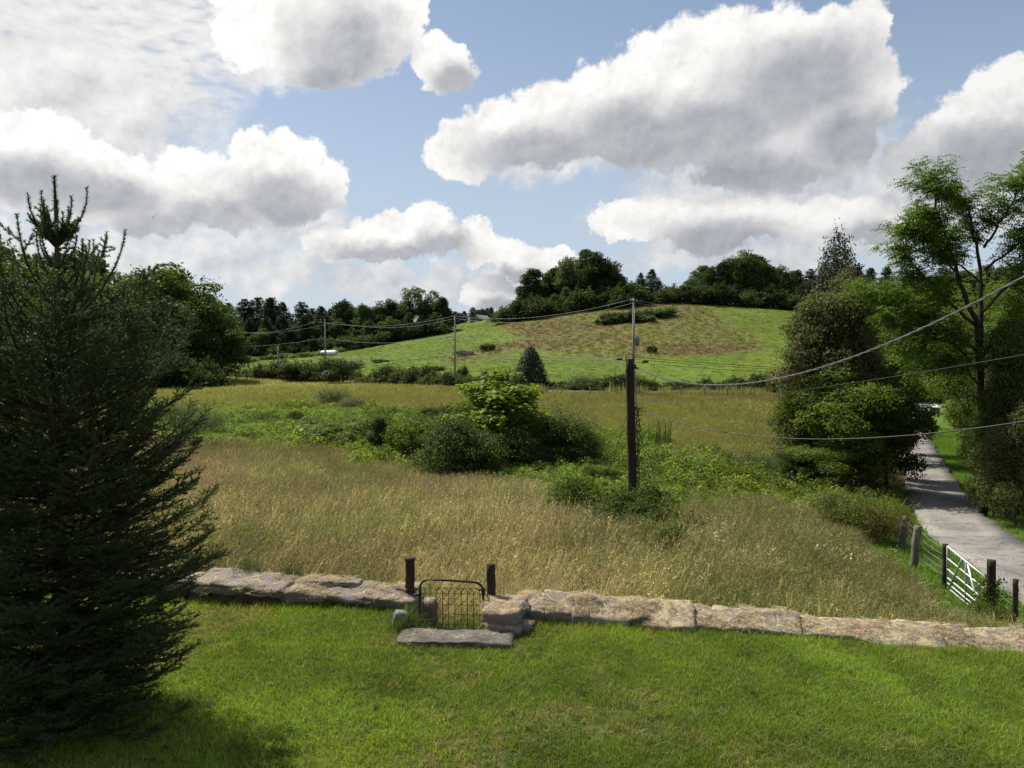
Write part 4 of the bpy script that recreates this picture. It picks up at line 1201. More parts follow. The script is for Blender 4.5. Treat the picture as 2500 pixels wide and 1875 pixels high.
shrub_at('vinec', 1085, 66, 984, 110, 'reed_bush', 'low dark tussock at the edge of the far meadow', 'bush', None, LMd)
shrub_at('olive', 815, 84, 944, 110, 'olive_bush', 'taller of the two silvery bushes in the far meadow', 'bush')
shrub_at('olive', 858, 80, 966, 82, 'olive_bush', 'lower of the two silvery bushes in the far meadow', 'bush')
shrub_at('olive2', 490, 52, 985, 110, 'olive_bush', 'pale silvery bush peeping out beside the spruce', 'bush')
shrub_at('olive2', 425, 55, 965, 120, 'olive_bush', 'pale silvery bush behind the spruce twigs', 'bush')
# bush round the foot of the old pole
shrub_at('vineb', 1420, 23.6, 1160, 165, 'bramble', 'leafy bramble on the sapling side of the old pole', 'bramble')
shrub_at('vinec', 1575, 22.3, 1182, 210, 'bramble', 'dark bramble swallowing the foot of the old pole', 'bramble', None, LMd)
shrub_at('vinec', 1485, 22.8, 1200, 180, 'bramble', 'bramble in front of the old pole', 'bramble', None, LMd)
shrub_at('vinec', 1650, 20.8, 1252, 145, 'bramble', 'trailing end of the brambles on the drive side of the old pole', 'bramble', None, LMd)
shrub_at('vinec', 1545, 20.9, 1240, 195, 'bramble', 'lowest dark bramble spilling into the grass before the old pole', 'bramble', None, LMd)
shrub_at('vinec', 1615, 19.6, 1258, 190, 'bramble', 'bramble tongue reaching toward the stone wall from the old pole', 'bramble')
shrub_at('vineb', 1470, 21.4, 1232, 150, 'bramble', 'upright bramble on the gate side of the old pole', 'bramble', None, LMd)
shrub_at('vineb', 1560, 52, 1075, 60, 'weed_bush', 'small dark bush behind the old pole', 'bush', None, LMd)
shrub_at('vinec', 1460, 36, 1130, 90, 'weed_bush', 'low leafy bush between the thicket and the old pole', 'bush')
shrub_at('vinec', 1700, 36, 1150, 150, 'weed_bush', 'low leafy bush on the meadow beyond the brambles', 'bush')
shrub_at('vinec', 1790, 38, 1140, 130, 'weed_bush', 'low leafy bush before the pale flowering one', 'bush')
shrub_at('olive2', 1868, 41, 1100, 150, 'olive_bush', 'pale flowering bush at the foot of the vine-covered trees', 'bush')
# cattails
def cattails():
    rng = np.random.default_rng(4)
    me = blades(rng, 46, 2.0, 0.8, 0.05, 0.12, 3)
    me.materials.append(leaf_mat('cattail_leaves', (0.045, 0.085, 0.02), (0.07, 0.12, 0.03), 0.35))
    P = spot(1612, 50)
    tag(obj('cattails', me, None, None, P), 'clump of upright dark reeds behind the old pole', 'reeds')
cattails()

# ------------------------------------------------------------------ trees by the drive
reg('bigvine', make_broadleaf(100, 7.0, 5.0, 0.05, 46, 34000, 0.115, (0.11, 0.20), nlimb=10, aspect=0.75, inner=0.15), M['bark'], LM['vine'], ('trunk', 'crown'))
reg('bigvine2', make_broadleaf(101, 9.0, 4.8, 0.05, 50, 34000, 0.115, (0.11, 0.19), nlimb=10, aspect=0.7, inner=0.15, shape=0.6), M['bark'], LM['dull'], ('trunk', 'crown'))
reg('oldspruce', make_cone(102, 12.5, 5.2, 40000, 0.17, 0.05, 0.58, 0.18), M['bark'], LM['cedar'], ('trunk', 'crown'))
shrub_at('oldspruce', 2040, 42.5, 612, 235, 'spruce_tree', 'old dark spruce with a ragged top, half hidden in vines', 'tree', None, leaf_mat('old_spruce_needles', (0.030, 0.040, 0.020), (0.060, 0.070, 0.034), 0.15, 0.6, 0.2, 0.2))
shrub_at('bigvine2', 1990, 41, 745, 190, 'vine_tree', 'dull brownish vine-covered tree on the meadow side of the old spruce', 'tree')
shrub_at('bigvine2', 2070, 40.5, 690, 170, 'vine_tree', 'dull vine-covered tree climbing the front of the old spruce', 'tree')
shrub_at('bigvine', 1985, 40, 925, 150, 'vine_tree', 'bright green vine mound beside the meadow, under the old spruce', 'tree')
shrub_at('bigvine', 2075, 38.5, 910, 210, 'vine_tree', 'big rounded vine mound in front of the old spruce', 'tree')
shrub_at('bigvine', 2172, 39.5, 925, 165, 'vine_tree', 'dark vine mound leaning over the edge of the drive', 'tree', None, LMd)
shrub_at('bigvine', 2150, 46, 815, 170, 'vine_tree', 'green vine-covered tree behind the mound that overhangs the drive', 'tree')
shrub_at('bigvine', 2020, 37.5, 1080, 150, 'vine_bush', 'low leafy growth at the foot of the vine mounds', 'bush')
shrub_at('bigvine', 1950, 38.5, 1090, 100, 'vine_bush', 'low dark growth beside the pale flowering bush', 'bush', None, LMd)
reg('roadbush', make_shrub(103, 2.4, 3.6, 18, 22000, 0.065, (0.18, 0.28), spray=1.6, aspect=0.5), M['bark'], LM['rust'])
shrub_at('roadbush', 2105, 28.4, 1182, 225, 'bush', 'rounded bronze-tinged bush at the edge of the drive, behind the fence posts', 'bush')
shrub_at('roadbush', 2195, 29.5, 1215, 90, 'bush', 'low green bush between the bronze-tinged one and the drive', 'bush', None, LM['vine'])

def pinnate(rng, tips, dirs, n, length=0.34, nl=7, ls=0.085):
    """n hanging feather leaves spread about the twig points"""
    k = rng.integers(0, len(tips), n)
    b = tips[k] + rng.normal(size=(n, 3)) * 0.10
    d = unit(dirs[k] * 0.5 + rnd_dir(rng, n) * np.array([1, 1, 0.4]))
    L = length * rng.uniform(0.7, 1.3, n)
    t = np.linspace(0.15, 1.0, nl)
    sd = unit(np.cross(d, np.array([0, 0, 1.0])))
    C = b[:, None] + d[:, None] * (L[:, None] * t)[..., None] + np.array([0, 0, -1.0]) * (L[:, None] * 0.45 * t ** 2)[..., None]
    off = np.where(np.arange(nl) % 2 == 0, 1, -1)[None, :, None] * ls * 0.42
    C = C + sd[:, None] * off
    C = C.reshape(-1, 3)
    return leaves(rng, C, np.tile(np.array([0, 0, 1.0]), (len(C), 1)), ls, 0.5, 0.1)
def make_locust(seed, d, limbs, base, nfrond, twig=1.0, frond=0.34, ls=0.085):
    """limbs: polylines in photo pixels at distance d; twigs and feather leaves grow on the outer parts"""
    rng = np.random.default_rng(seed)
    mb = MB(); tips, dirs = [], []
    O = np.array(base)
    for li, (pts, r0, r1, leafy) in enumerate(limbs):
        P = np.array([at(px, py, d) for px, py in pts]) - O
        off = rng.normal() * 1.0 if li else 0.0
        P[:, 1] += np.linspace(0, 1, len(P)) * off
        # refine
        t = np.linspace(0, len(P) - 1, len(P) * 4); Q = np.stack([np.interp(t, np.arange(len(P)), P[:, c]) for c in range(3)], 1)
        Q[1:-1] += rng.normal(size=(len(Q) - 2, 3)) * 0.035
        mb.tube(Q, np.linspace(r0, r1, len(Q)), 7)
        n = len(Q)
        for i in range(int(n * (1 - leafy)), n):
            u = (i / n)
            for j in range(3):
                dr = unit(unit(Q[i] - Q[max(i - 2, 0)]) * 0.55 + rnd_dir(rng, 1)[0] * np.array([1, 1, 0.45]) + np.array([0, 0, 0.15]))
                l = twig * rng.uniform(0.5, 1.25)
                e = Q[i] + dr * l
                s = limb(mb, rng, Q[i], e, 0.022, 0.006, 4, 0.10, 4)
                for q in s[1:]: tips.append(q); dirs.append(dr)
    V, F = pinnate(rng, np.array(tips), np.array(dirs), nfrond, frond, 7, ls)
    return mb.mesh('trunk', True), np_mesh('crown', V, F)
def locust(seed, name, label, d, limbs, nfrond, twig=1.0, leaf=None, ls=0.085, frond=0.34):
    b = spot(limbs[0][0][0][0], d)
    me = make_locust(seed, d, limbs, b, nfrond, twig, frond, ls)
    t = thing(name, label, 'tree', b)
    obj('trunk', me[0], M['bark_dark'], t); obj('crown', me[1], leaf or LM['locust'], t)
    return t
locust(200, 'locust_tree', 'tall open-crowned locust with bare forked limbs against the sky', 33, [
    ([(2400, 1290), (2396, 1000), (2388, 800)], 0.19, 0.14, 0.0),
    ([(2388, 800), (2352, 700), (2332, 600), (2304, 490), (2292, 432)], 0.11, 0.015, 0.62),
    ([(2394, 850), (2406, 700), (2402, 600), (2394, 520), (2378, 452)], 0.11, 0.015, 0.5),
    ([(2402, 605), (2436, 545), (2466, 480), (2482, 428)], 0.06, 0.012, 0.7),
    ([(2404, 660), (2455, 610), (2500, 560), (2540, 500)], 0.06, 0.012, 0.7),
    ([(2388, 800), (2330, 735), (2275, 665), (2232, 610)], 0.08, 0.012, 0.65),
    ([(2345, 680), (2300, 620), (2262, 575), (2240, 560)], 0.05, 0.012, 0.6),
    ([(2390, 860), (2300, 790), (2210, 740), (2150, 705)], 0.08, 0.012, 0.7),
    ([(2396, 870), (2450, 780), (2510, 700), (2560, 640)], 0.08, 0.012, 0.7),
    ([(2392, 900), (2330, 840), (2260, 800), (2180, 780)], 0.06, 0.012, 0.75),
    ([(2396, 900), (2450, 840), (2510, 800), (2580, 770)], 0.06, 0.012, 0.75), ([(2405, 700), (2350, 650), (2290, 600), (2250, 540)], 0.05, 0.012, 0.6),
    ([(2400, 760), (2460, 690), (2520, 600), (2570, 520)], 0.06, 0.012, 0.7), ([(2394, 940), (2350, 900), (2290, 880), (2230, 870)], 0.05, 0.012, 0.7)], 15000, 1.0, None, 0.105, 0.42)
for sd, px, d, yt, lb in [(210, 2135, 56, 720, 'pale feathery locust behind the vine mounds, toward the drive'), (211, 2385, 50, 700, 'feathery locust behind the tall open-crowned one'), (212, 2150, 62, 740, 'feathery locust nearest the old spruce, beyond the drive'), (213, 2440, 52, 730, 'feathery locust between the tall locust and the frame of vines'), (214, 2500, 44, 640, 'feathery locust on the bank right of the tall one')]:
    b = spot(px, d); yb = proj(b)[1]
    H0 = yb - yt
    rr = np.random.default_rng(sd)
    lim = [([(px, yb + 5), (px + 5, yb - H0 * 0.4), (px, yb - H0 * 0.75), (px - 4, yt)], 0.16, 0.015, 0.62)]
    for q in range(8):
        a = rr.uniform(0.30, 0.8); sgn = 1 if q % 2 else -1
        x0, y0 = px, yb - H0 * a
        lim.append(([(x0, y0), (x0 + sgn * rr.uniform(25, 45), y0 - H0 * 0.10), (x0 + sgn * rr.uniform(60, 105), y0 - H0 * rr.uniform(0.10, 0.2))], 0.06, 0.012, 0.8))
    locust(sd, 'locust_tree', lb, d, lim, 3000, 1.5, leaf_mat('feather_leaves', (0.085, 0.130, 0.020), (0.150, 0.200, 0.032), 0.50, 0.6, 0.15, 0.2), 0.13, 0.5)
shrub_at('bigvine2', 2468, 31.5, 790, 140, 'vine_tree', 'dark vine column wrapping the trunk of the tall locust', 'tree', None, LMd)
shrub_at('bigvine', 2490, 30, 1010, 150, 'vine_tree', 'grey-green leafy bush in front of the vine column', 'tree', None, LM['dull'])
shrub_at('bigvine', 2492, 33, 1000, 170, 'vine_tree', 'dark leafy mass beside the mown verge', 'tree', None, LMd)
shrub_at('bigvine', 2432, 32.2, 985, 120, 'vine_tree', 'dark vine skirt round the bare trunk of the tall locust', 'tree', None, LMd)
shrub_at('bigvine', 2485, 36, 880, 170, 'vine_tree', 'tall dark shrub behind the vine column', 'tree', None, LMd)
shrub_at('bigvine', 2450, 46, 870, 150, 'vine_tree', 'dark bushy tree over the verge halfway along the drive', 'tree', None, LMd)
shrub_at('bigvine2', 2365, 66, 850, 90, 'vine_tree', 'dull green bushy tree beside the stone pillar', 'tree')
shrub_at('bigvine2', 2400, 74, 830, 130, 'vine_tree', 'dull bushy tree behind the one beside the pillar', 'tree')
shrub_at('bigvine', 2440, 62, 860, 140, 'vine_tree', 'dark bushy tree behind the verge shrubs', 'tree', None, LMd)
shrub_at('bigvine', 2520, 55, 840, 170, 'vine_tree', 'dark bushy tree at the back of the bank', 'tree', None, LMd)
shrub_at('bigvine', 2335, 78, 780, 130, 'vine_tree', 'leafy tree behind the stone pillar, on the near side of the lane', 'tree')
shrub_at('bigvine', 2405, 64, 745, 170, 'vine_tree', 'tall leafy tree standing behind the feathery locusts', 'tree')
shrub_at('bigvine', 2490, 50, 720, 200, 'vine_tree', 'tall dense tree closing the bank behind the vine column', 'tree', None, LMd)
reg('highcrown', make_broadleaf(120, 10.0, 6.0, 3.2, 44, 26000, 0.14, (0.11, 0.19), nlimb=14, aspect=0.7, inner=0.2), M['bark_dark'], LMd, ('trunk', 'crown'))
for px, d, yt, w, lb in [(2375, 54, 765, 190, 'high-crowned dark tree over the verge, behind the tall locust'), (2450, 43, 750, 210, 'high-crowned dark tree just behind the tall locust'), (2520, 37, 720, 220, 'high-crowned dark tree on the bank beyond the tall locust')]:
    shrub_at('highcrown', px, d, yt, w, 'broadleaf_tree', lb, 'tree')
shrub_at('hedgetree', 2240, 108, 850, 90, 'hedge_tree', 'small tree across the lane, over the end of the drive', 'tree')
shrub_at('hedgetree', 2330, 104, 850, 100, 'hedge_tree', 'small tree across the lane, behind the stone pillar', 'tree')
shrub_at('hedgetree', 2160, 112, 860, 90, 'hedge_tree', 'small tree across the lane, behind the vine mounds', 'tree')

# ------------------------------------------------------------------ the big spruce on the lawn
def build_spruce():
    rng = np.random.default_rng(21)
    D = 9.6
    bx = (140 - 1250) / FPX * D; bz = -0.05
    top = at(140, 428, D)[2]; HT = top - bz
    base = np.array([bx, D, bz])
    wood = MB(); sh_a, sh_b, sh_w = [], [], []         # shoots: start, end, thickness of needles
    tz = np.linspace(0, HT, 26)
    trunk = MB()
    trunk.tube(np.stack([0.02 * np.sin(tz * 1.3), 0.02 * np.cos(tz), tz], 1), 0.085 * (1 - tz / HT) ** 0.8 + 0.010, 9)
    PR = np.array([(0, 1.25), (0.5, 1.42), (1.0, 1.58), (1.7, 1.76), (2.5, 1.88), (3.3, 1.86), (3.9, 1.74), (4.5, 1.45), (5.2, 1.05), (5.7, 0.82), (6.2, 0.58), (6.6, 0.35), (HT, 0.1)])
    def shoot(a, b, w=1.0):
        sh_a.append(a); sh_b.append(b); sh_w.append(w)
    def branch(z, az, L, e0, e1, dens=1.0, sub=True):
        n = 9
        t = np.linspace(0, 1, n)
        el = e0 + (e1 - e0) * t ** 1.6
        st = L / (n - 1)
        P = [np.array([0.02 * math.sin(z * 1.3), 0.02 * math.cos(z), z])]
        a = az
        for i in range(1, n):
            a += rng.normal() * 0.05
            P.append(P[-1] + st * np.array([math.cos(a) * math.cos(el[i]), math.sin(a) * math.cos(el[i]), math.sin(el[i])]))
        P = np.array(P)
        wood.tube(P, np.linspace(0.010 + 0.008 * L, 0.004, n), 5)
        for i in range(2, n - 1): shoot(P[i], P[i + 1], 1.15)
        if not sub: return
        m = max(3, int(L / 0.085 * dens))
        for j in range(m):
            u = 0.16 + 0.80 * (j + rng.random() * 0.6) / m
            f = u * (n - 1); i = min(int(f), n - 2); p = P[i] + (P[i + 1] - P[i]) * (f - i)
            ax = unit(P[i + 1] - P[i])
            side = unit(np.cross(ax, np.array([0, 0, 1.0]))) * (1 if j % 2 else -1)
            d = unit(ax * rng.uniform(0.6, 1.0) + side * rng.uniform(0.7, 1.1) + np.array([0, 0, rng.normal(0.10, 0.28)]))
            l = min(0.50, (0.10 + 0.42 * L * (1 - u) * 0.55 + 0.14)) * rng.uniform(0.65, 1.2)
            q = p + d * l
            mid_ = p + d * l * 0.55 + np.array([0, 0, -0.02])
            q = q + np.array([0, 0, 0.04 * l])
            shoot(p, mid_, 1.0); shoot(mid_, q, 0.95)
            if l > 0.16:
                for s in (-1, 1):
                    for uu in (0.35, 0.65):
                        if rng.random() < 0.80:
                            s2 = unit(np.cross(d, np.array([0, 0, 1.0]))) * s
                            dd = unit(d * 0.8 + s2 * 0.8 + rng.normal(size=3) * 0.18)
                            pp = p + d * l * uu
                            shoot(pp, pp + dd * l * rng.uniform(0.3, 0.5), 0.9)
    z = 0.12
    while z < HT - 1.45:
        L0 = np.interp(z, PR[:, 0], PR[:, 1])
        t = z / HT
        nb = 9 if t < 0.62 else 6
        a0 = rng.random() * 6.28
        for b in range(nb):
            L = L0 * rng.uniform(0.66, 1.08) * (1.08 if t < 0.55 else 1.30)
            e0 = math.radians(np.interp(t, [0, 0.3, 0.55, 0.7, 1], [-14, -4, 14, 32, 45])) + rng.normal() * 0.08
            e1 = math.radians(np.interp(t, [0, 0.3, 0.5, 0.65, 1], [28, 36, 58, 84, 88])) + rng.normal() * 0.10
            branch(z + rng.normal() * 0.05, a0 + b * 6.283 / nb + rng.normal() * 0.12, L, e0, e1, 1.0 if t < 0.66 else 0.30, t < 0.70 or b % 2 == 0)
        z += np.interp(t, [0, 0.5, 0.62, 0.8], [0.125, 0.14, 0.20, 0.40])
    # the crown of shoots below the leader
    for zz, ln, n_, e0, e1 in [(HT - 1.42, 0.80, 5, 34, 88), (HT - 1.15, 0.50, 4, 38, 86), (HT - 0.88, 0.74, 6, 46, 90), (HT - 0.80, 0.42, 6, 52, 88), (HT - 0.84, 0.26, 7, 35, 75)]:
        a0 = rng.random() * 6.28
        for b in range(n_):
            branch(zz + rng.normal() * 0.03, a0 + b * 6.283 / n_ + rng.normal() * 0.2, ln * rng.uniform(0.75, 1.2), math.radians(e0), math.radians(e1), 0.3, ln < 0.3)
    for k in range(16):
        za, zb = HT - 1.6 + k * 0.1, HT - 1.6 + (k + 1) * 0.1
        shoot(np.array([0.02 * math.sin(za * 1.3), 0.02 * math.cos(za), za]), np.array([0.02 * math.sin(zb * 1.3), 0.02 * math.cos(zb), zb]), 1.6)
    A, B, W = np.array(sh_a), np.array(sh_b), np.array(sh_w)
    A[:, 2] = np.maximum(A[:, 2], 0.03); B[:, 2] = np.maximum(B[:, 2], 0.03)
    ln = np.linalg.norm(B - A, axis=1)
    cnt = np.maximum(8, (ln / 0.0040)).astype(int)
    hi = np.clip((A[:, 2] - HT * 0.62) / (HT * 0.2), 0, 1)          # stouter, bristly shoots towards the top
    cnt = (cnt * (1 + 1.2 * hi)).astype(int); W = W * (1 + 0.30 * hi)
    k = np.repeat(np.arange(len(A)), cnt); n = len(k)
    u = rng.random(n)
    ax = unit(B - A)[k]
    P = A[k] + (B - A)[k] * u[:, None]
    pr = unit(np.cross(ax, rnd_dir(rng, n)))
    nd = unit(ax * rng.uniform(0.45, 1.0, (n, 1)) + pr)
    l = 0.027 * rng.uniform(0.75, 1.3, n) * W[k]
    sd = unit(np.cross(nd, rnd_dir(rng, n))) * 0.0048
    V = np.stack([P - sd, P + sd, P + nd * l[:, None]], 1).reshape(-1, 3)
    F = np.arange(n * 3).reshape(n, 3)
    # twig wood: three-sided
    m = len(A); s1 = unit(np.cross(unit(B - A), rnd_dir(rng, m))) * 0.0042; s2 = unit(np.cross(unit(B - A), s1)) * 0.0042
    tw = np.stack([A + s1, A - s1 * 0.5 + s2, A - s1 * 0.5 - s2, B + s1 * 0.7, B - s1 * 0.35 + s2 * 0.7, B - s1 * 0.35 - s2 * 0.7], 1).reshape(-1, 3)
    i0 = np.arange(m)[:, None] * 6
    tf = np.concatenate([i0 + np.array([[0, 1, 4, 3]]), i0 + np.array([[1, 2, 5, 4]]), i0 + np.array([[2, 0, 3, 5]])])
    wood.add(tw, tf)
    t = thing('spruce_tree', 'big young spruce with upswept shoots at its top, standing on the lawn', 'tree', base)
    obj('trunk', trunk.mesh('trunk', True), M['bark'], t)
    obj('branches', wood.mesh('branches'), plain_mat('twig_bark', (0.085, 0.058, 0.034), (0.04, 0.031, 0.022), 12.0, 0.9, 0.1, 0.2, 0.003), t)
    nm, out = newmat('spruce_needles')
    r = geo('Random Per Island')
    col = S.mix(r, (0.040, 0.068, 0.022), (0.088, 0.128, 0.048))
    foliage_shader(out, col, 0.30, 0.5, 0.25, (1.2, 1.3, 0.7))
    obj('needles', np_mesh('needles', V, F), nm, t)
    print('spruce needles', n, 'shoots', m)
build_spruce()

# ------------------------------------------------------------------ stones
from mathutils import noise as mnoise
def rock(name, sx, sy, sz, seed, n=(14, 6, 5), rough=0.05, strata=0.03, rnd=0.18):
    """a weathered block: rounded box, split along level beds"""
    V, F, off = [], [], 0
    def face(ax, sg):
        nonlocal off
        o = [i for i in range(3) if i != ax]
        a = np.linspace(-1, 1, n[o[0]] + 1); b = np.linspace(-1, 1, n[o[1]] + 1)
        Aa, Bb = np.meshgrid(a, b, indexing='ij')
        P = np.zeros(Aa.shape + (3,)); P[..., o[0]] = Aa; P[..., o[1]] = Bb; P[..., ax] = sg
        na, nb = len(a), len(b)
        i = (np.arange(na - 1)[:, None] * nb + np.arange(nb - 1)[None, :]).ravel()
        f = np.stack([i, i + 1, i + 1 + nb, i + nb], -1)
        up = (sg > 0) if ax != 1 else (sg < 0)
        if up: f = f[:, ::-1]
        V.append(P.reshape(-1, 3)); F.append(f + off); off += na * nb
    for ax in range(3):
        for sg in (-1, 1): face(ax, sg)
    V = np.concatenate(V); F = np.concatenate(F)
    q = np.abs(V) ** 5
    nrm = q.sum(1) ** (1 / 5.0)
    V = V / (1 + (nrm - 1) * rnd * 5)[:, None] if rnd else V
    V = V * np.array([sx, sy, sz]) / 2
    out = np.empty_like(V)
    for i, p in enumerate(V):
        s = Vector((p[0] * 1.6 + seed * 7.1, p[1] * 1.6, p[2] * 1.6))
        a = mnoise.noise_vector(s) * 0.6 + mnoise.noise_vector(s * 3.1) * 0.3 + mnoise.noise_vector(s * 7.7) * 0.15
        st = mnoise.noise(Vector((p[0] * 0.7 + seed, p[1] * 0.7, p[2] * 22.0 + seed * 3)))
        d = np.array(a) * rough
        rad = np.array([p[0] / sx, p[1] / sy, 0])
        out[i] = p + d + rad * st * strata * 2.2
    me = np_mesh(name, out, F)
    bm = bmesh.new(); bm.from_mesh(me); bmesh.ops.remove_doubles(bm, verts=bm.verts, dist=1e-4); bmesh.ops.recalc_face_normals(bm, faces=bm.faces); bm.to_mesh(me); bm.free()
    return me
def stone_mat(name, c1, c2, straw=0.5):
    m, out = newmat(name)
    o = texco('Object')
    g = geo('Position')
    n1 = S.noise(S.vm('MULTIPLY', g, (1, 1, 3.0)), 3.0, 6.0, 0.65); n2 = S.noise(S.vm('MULTIPLY', g, (1, 2.5, 9)), 9.0, 6.0, 0.7); n3 = S.noise(g, 30.0, 4.0, 0.7)
    col = S.mix((n1 * 0.5 + n2 * 0.5).sstep(0.32, 0.68), c1, c2)
    col = scalecol(col, n3 * 0.8 + 0.6)
    # dry clippings stuck to the upper faces, in drifts
    nz = S.xyz(geo('Normal'))[2]
    s1 = S.noise(g, 4.2, 5.0, 0.75, 1.4)
    s2 = S.noise(S.vm('MULTIPLY', g, (1.0, 2.0, 1.0)), 38.0, 4.0, 0.7)
    f = nz.sstep(0.25, 0.8) * (s1 + (s2 - 0.5) * 0.45).sstep(0.60 - straw * 0.22, 0.70 - straw * 0.22)
    col = S.mix(f * 0.9, col, scalecol(S.mix(s2, (0.52, 0.41, 0.25), (0.36, 0.27, 0.15)), s2 * 0.7 + 0.6))
    b = principled(col, 0.9, 0.2, 0, bump(n2 * 0.5 + n3 * 0.3 + f * 0.3, 0.8, 0.03))
    S.nt.links.new(b.outputs[0], out.inputs[0])
    return m
M['slate'] = stone_mat('grey_slate', (0.25, 0.220, 0.195), (0.105, 0.093, 0.085), 0.45)
M['slate_step'] = stone_mat('step_slate', (0.165, 0.148, 0.132), (0.055, 0.048, 0.043), 0.15)
M['rubble'] = stone_mat('brown_rubble', (0.24, 0.205, 0.185), (0.13, 0.108, 0.098), 0.7)
M['thatchy'] = stone_mat('stone_under_clippings', (0.27, 0.25, 0.20), (0.14, 0.125, 0.10), 0.8)
M['boulder'] = stone_mat('pale_boulder', (0.25, 0.235, 0.22), (0.15, 0.14, 0.13), -0.3)
def xat(px, y): return (px - 1250) / FPX * y
def put_rock(name, parent, x, y, ztop, sx, sy, sz, seed, mat, rz=0.0, tilt=(0, 0), **k):
    o = obj(name, rock(name, sx, sy, sz, seed, **k), mat, parent)
    o.location = (x, y, ztop - sz / 2); o.rotation_euler = (tilt[0], tilt[1], rz)
    return o
WA = math.atan2(-0.18, 1.0)
def build_walls():
    A = thing('stone_wall', 'low stone wall of long flat slabs, from the spruce to the wire gate', 'wall', (0, 0, 0))
    def course(px0, px1, top, seed, mat, dep=0.62, th=0.22, dy=0.20, tilt=(0, 0), par=A, name='stone', **k):
        x0 = xat(px0, float(wall_y(xat(px0, 14.0)))); x1 = xat(px1, float(wall_y(xat(px1, 13.6))))
        xc = (x0 + x1) / 2
        y = float(wall_y(xc)) + dy
        return put_rock(name, par, xc, y, top, abs(x1 - x0) * 1.02, dep, th, seed, mat, WA, tilt, **k)
    course(250, 395, 0.42, 1, M['slate'], 0.7, 0.24)
    course(395, 468, 0.40, 2, M['slate'], 0.7, 0.24)
    course(466, 692, 0.40, 3, M['slate'], 0.78, 0.20, 0.18, (0.13, 0.02), n=(26, 11, 5), strata=0.08, rough=0.09, rnd=0.08)
    course(684, 795, 0.35, 4, M['slate'], 0.66, 0.24, 0.12, (0.16, 0.0), rough=0.12, n=(16, 9, 5), rnd=0.1)
    course(770, 905, 0.33, 5, M['slate'], 0.64, 0.20, 0.18, (0.13, 0.02), n=(22, 9, 5), strata=0.08, rough=0.09, rnd=0.08)
    course(880, 1016, 0.31, 6, M['slate'], 0.62, 0.20, 0.14, (0.14, 0.03), n=(20, 9, 5), rough=0.09, rnd=0.08)
    course(725, 790, 0.42, 7, M['slate'], 0.30, 0.10, 0.36)
    course(800, 870, 0.40, 8, M['slate'], 0.26, 0.09, 0.36)
    course(962, 1008, 0.37, 9, M['slate_step'], 0.24, 0.08, 0.30)
    for i, px in enumerate(np.arange(255, 1000, 62)):               # the rough lower course in the shade
        course(px, px + 60, 0.20 - 0.0 * i, 20 + i, M['rubble'], 0.42, 0.55, 0.26, n=(7, 4, 5))
    B = thing('stone_wall', 'low stone wall strewn with straw, from the wire gate toward the steel gate', 'wall', (0, 0, 0))
    # the pier beside the gate
    put_rock('stone', B, -0.12, 13.16, 0.40, 0.68, 0.95, 0.30, 40, M['rubble'], WA, (0.02, 0.02), n=(12, 12, 6), rough=0.07)
    put_rock('stone', B, -0.12, 12.86, 0.17, 0.64, 0.42, 0.50, 41, M['rubble'], WA, (0, 0), n=(12, 8, 8), rough=0.05)
    put_rock('stone', B, 0.22, 12.92, 0.14, 0.16, 0.26, 0.40, 42, M['rubble'], 0.2, n=(5, 5, 5))
    put_rock('stone', B, -0.16, 13.45, 0.34, 0.60, 0.40, 0.70, 43, M['rubble'], WA, n=(8, 6, 6))
    xs = [0.22, 0.58, 1.05, 1.40, 2.05, 2.30, 3.10, 3.45, 4.45, 4.80, 5.75, 6.9, 7.3, 8.3, 9.2, 10.2, 11.0, 12.1, 13.2, 14.1]
    for i in range(len(xs) - 1):
        xc = (xs[i] + xs[i + 1]) / 2; w = xs[i + 1] - xs[i]
        top = np.interp(xc, [0.2, 1.5, 3, 5, 7.6, 10], [0.34, 0.29, 0.26, 0.20, 0.12, 0.03])
        mat = M['rubble'] if i < 2 else (M['slate'] if i in (2, 4) else M['thatchy'])
        put_rock('stone', B, xc, float(wall_y(xc)) + 0.22 + 0.03 * math.sin(i * 2.3), top + 0.02 * math.sin(i * 1.9), w * 1.16, 0.66 + 0.08 * math.sin(i * 2.7), 0.42, 50 + i, mat, WA + 0.05 * math.sin(i * 3.1), (0.33 + 0.05 * math.sin(i * 4.1), 0.03 * math.sin(i)), n=(16, 12, 5), rough=0.085, rnd=0.10)
    s = obj('stone_step', rock('stone_step', 1.90, 0.60, 0.30, 60, (40, 14, 10), 0.07, 0.10, 0.07), M['slate_step'])
    s.location = (-0.92, 12.42, -0.05); s.rotation_euler = (0.03, 0.01, -0.03)
    tag(s, 'long grey layered stone slab set in the lawn before the wire gate', 'step')
    b = obj('boulder', rock('boulder', 0.26, 0.24, 0.42, 61, (8, 8, 9), 0.04, 0.0, 0.2), M['boulder'])
    b.location = (xat(972, 13.1), 13.05, 0.06); b.rotation_euler = (0.0, 0.25, 0.2)
    tag(b, 'small grey boulder leaning under the wall end beside the wire gate', 'boulder')
build_walls()

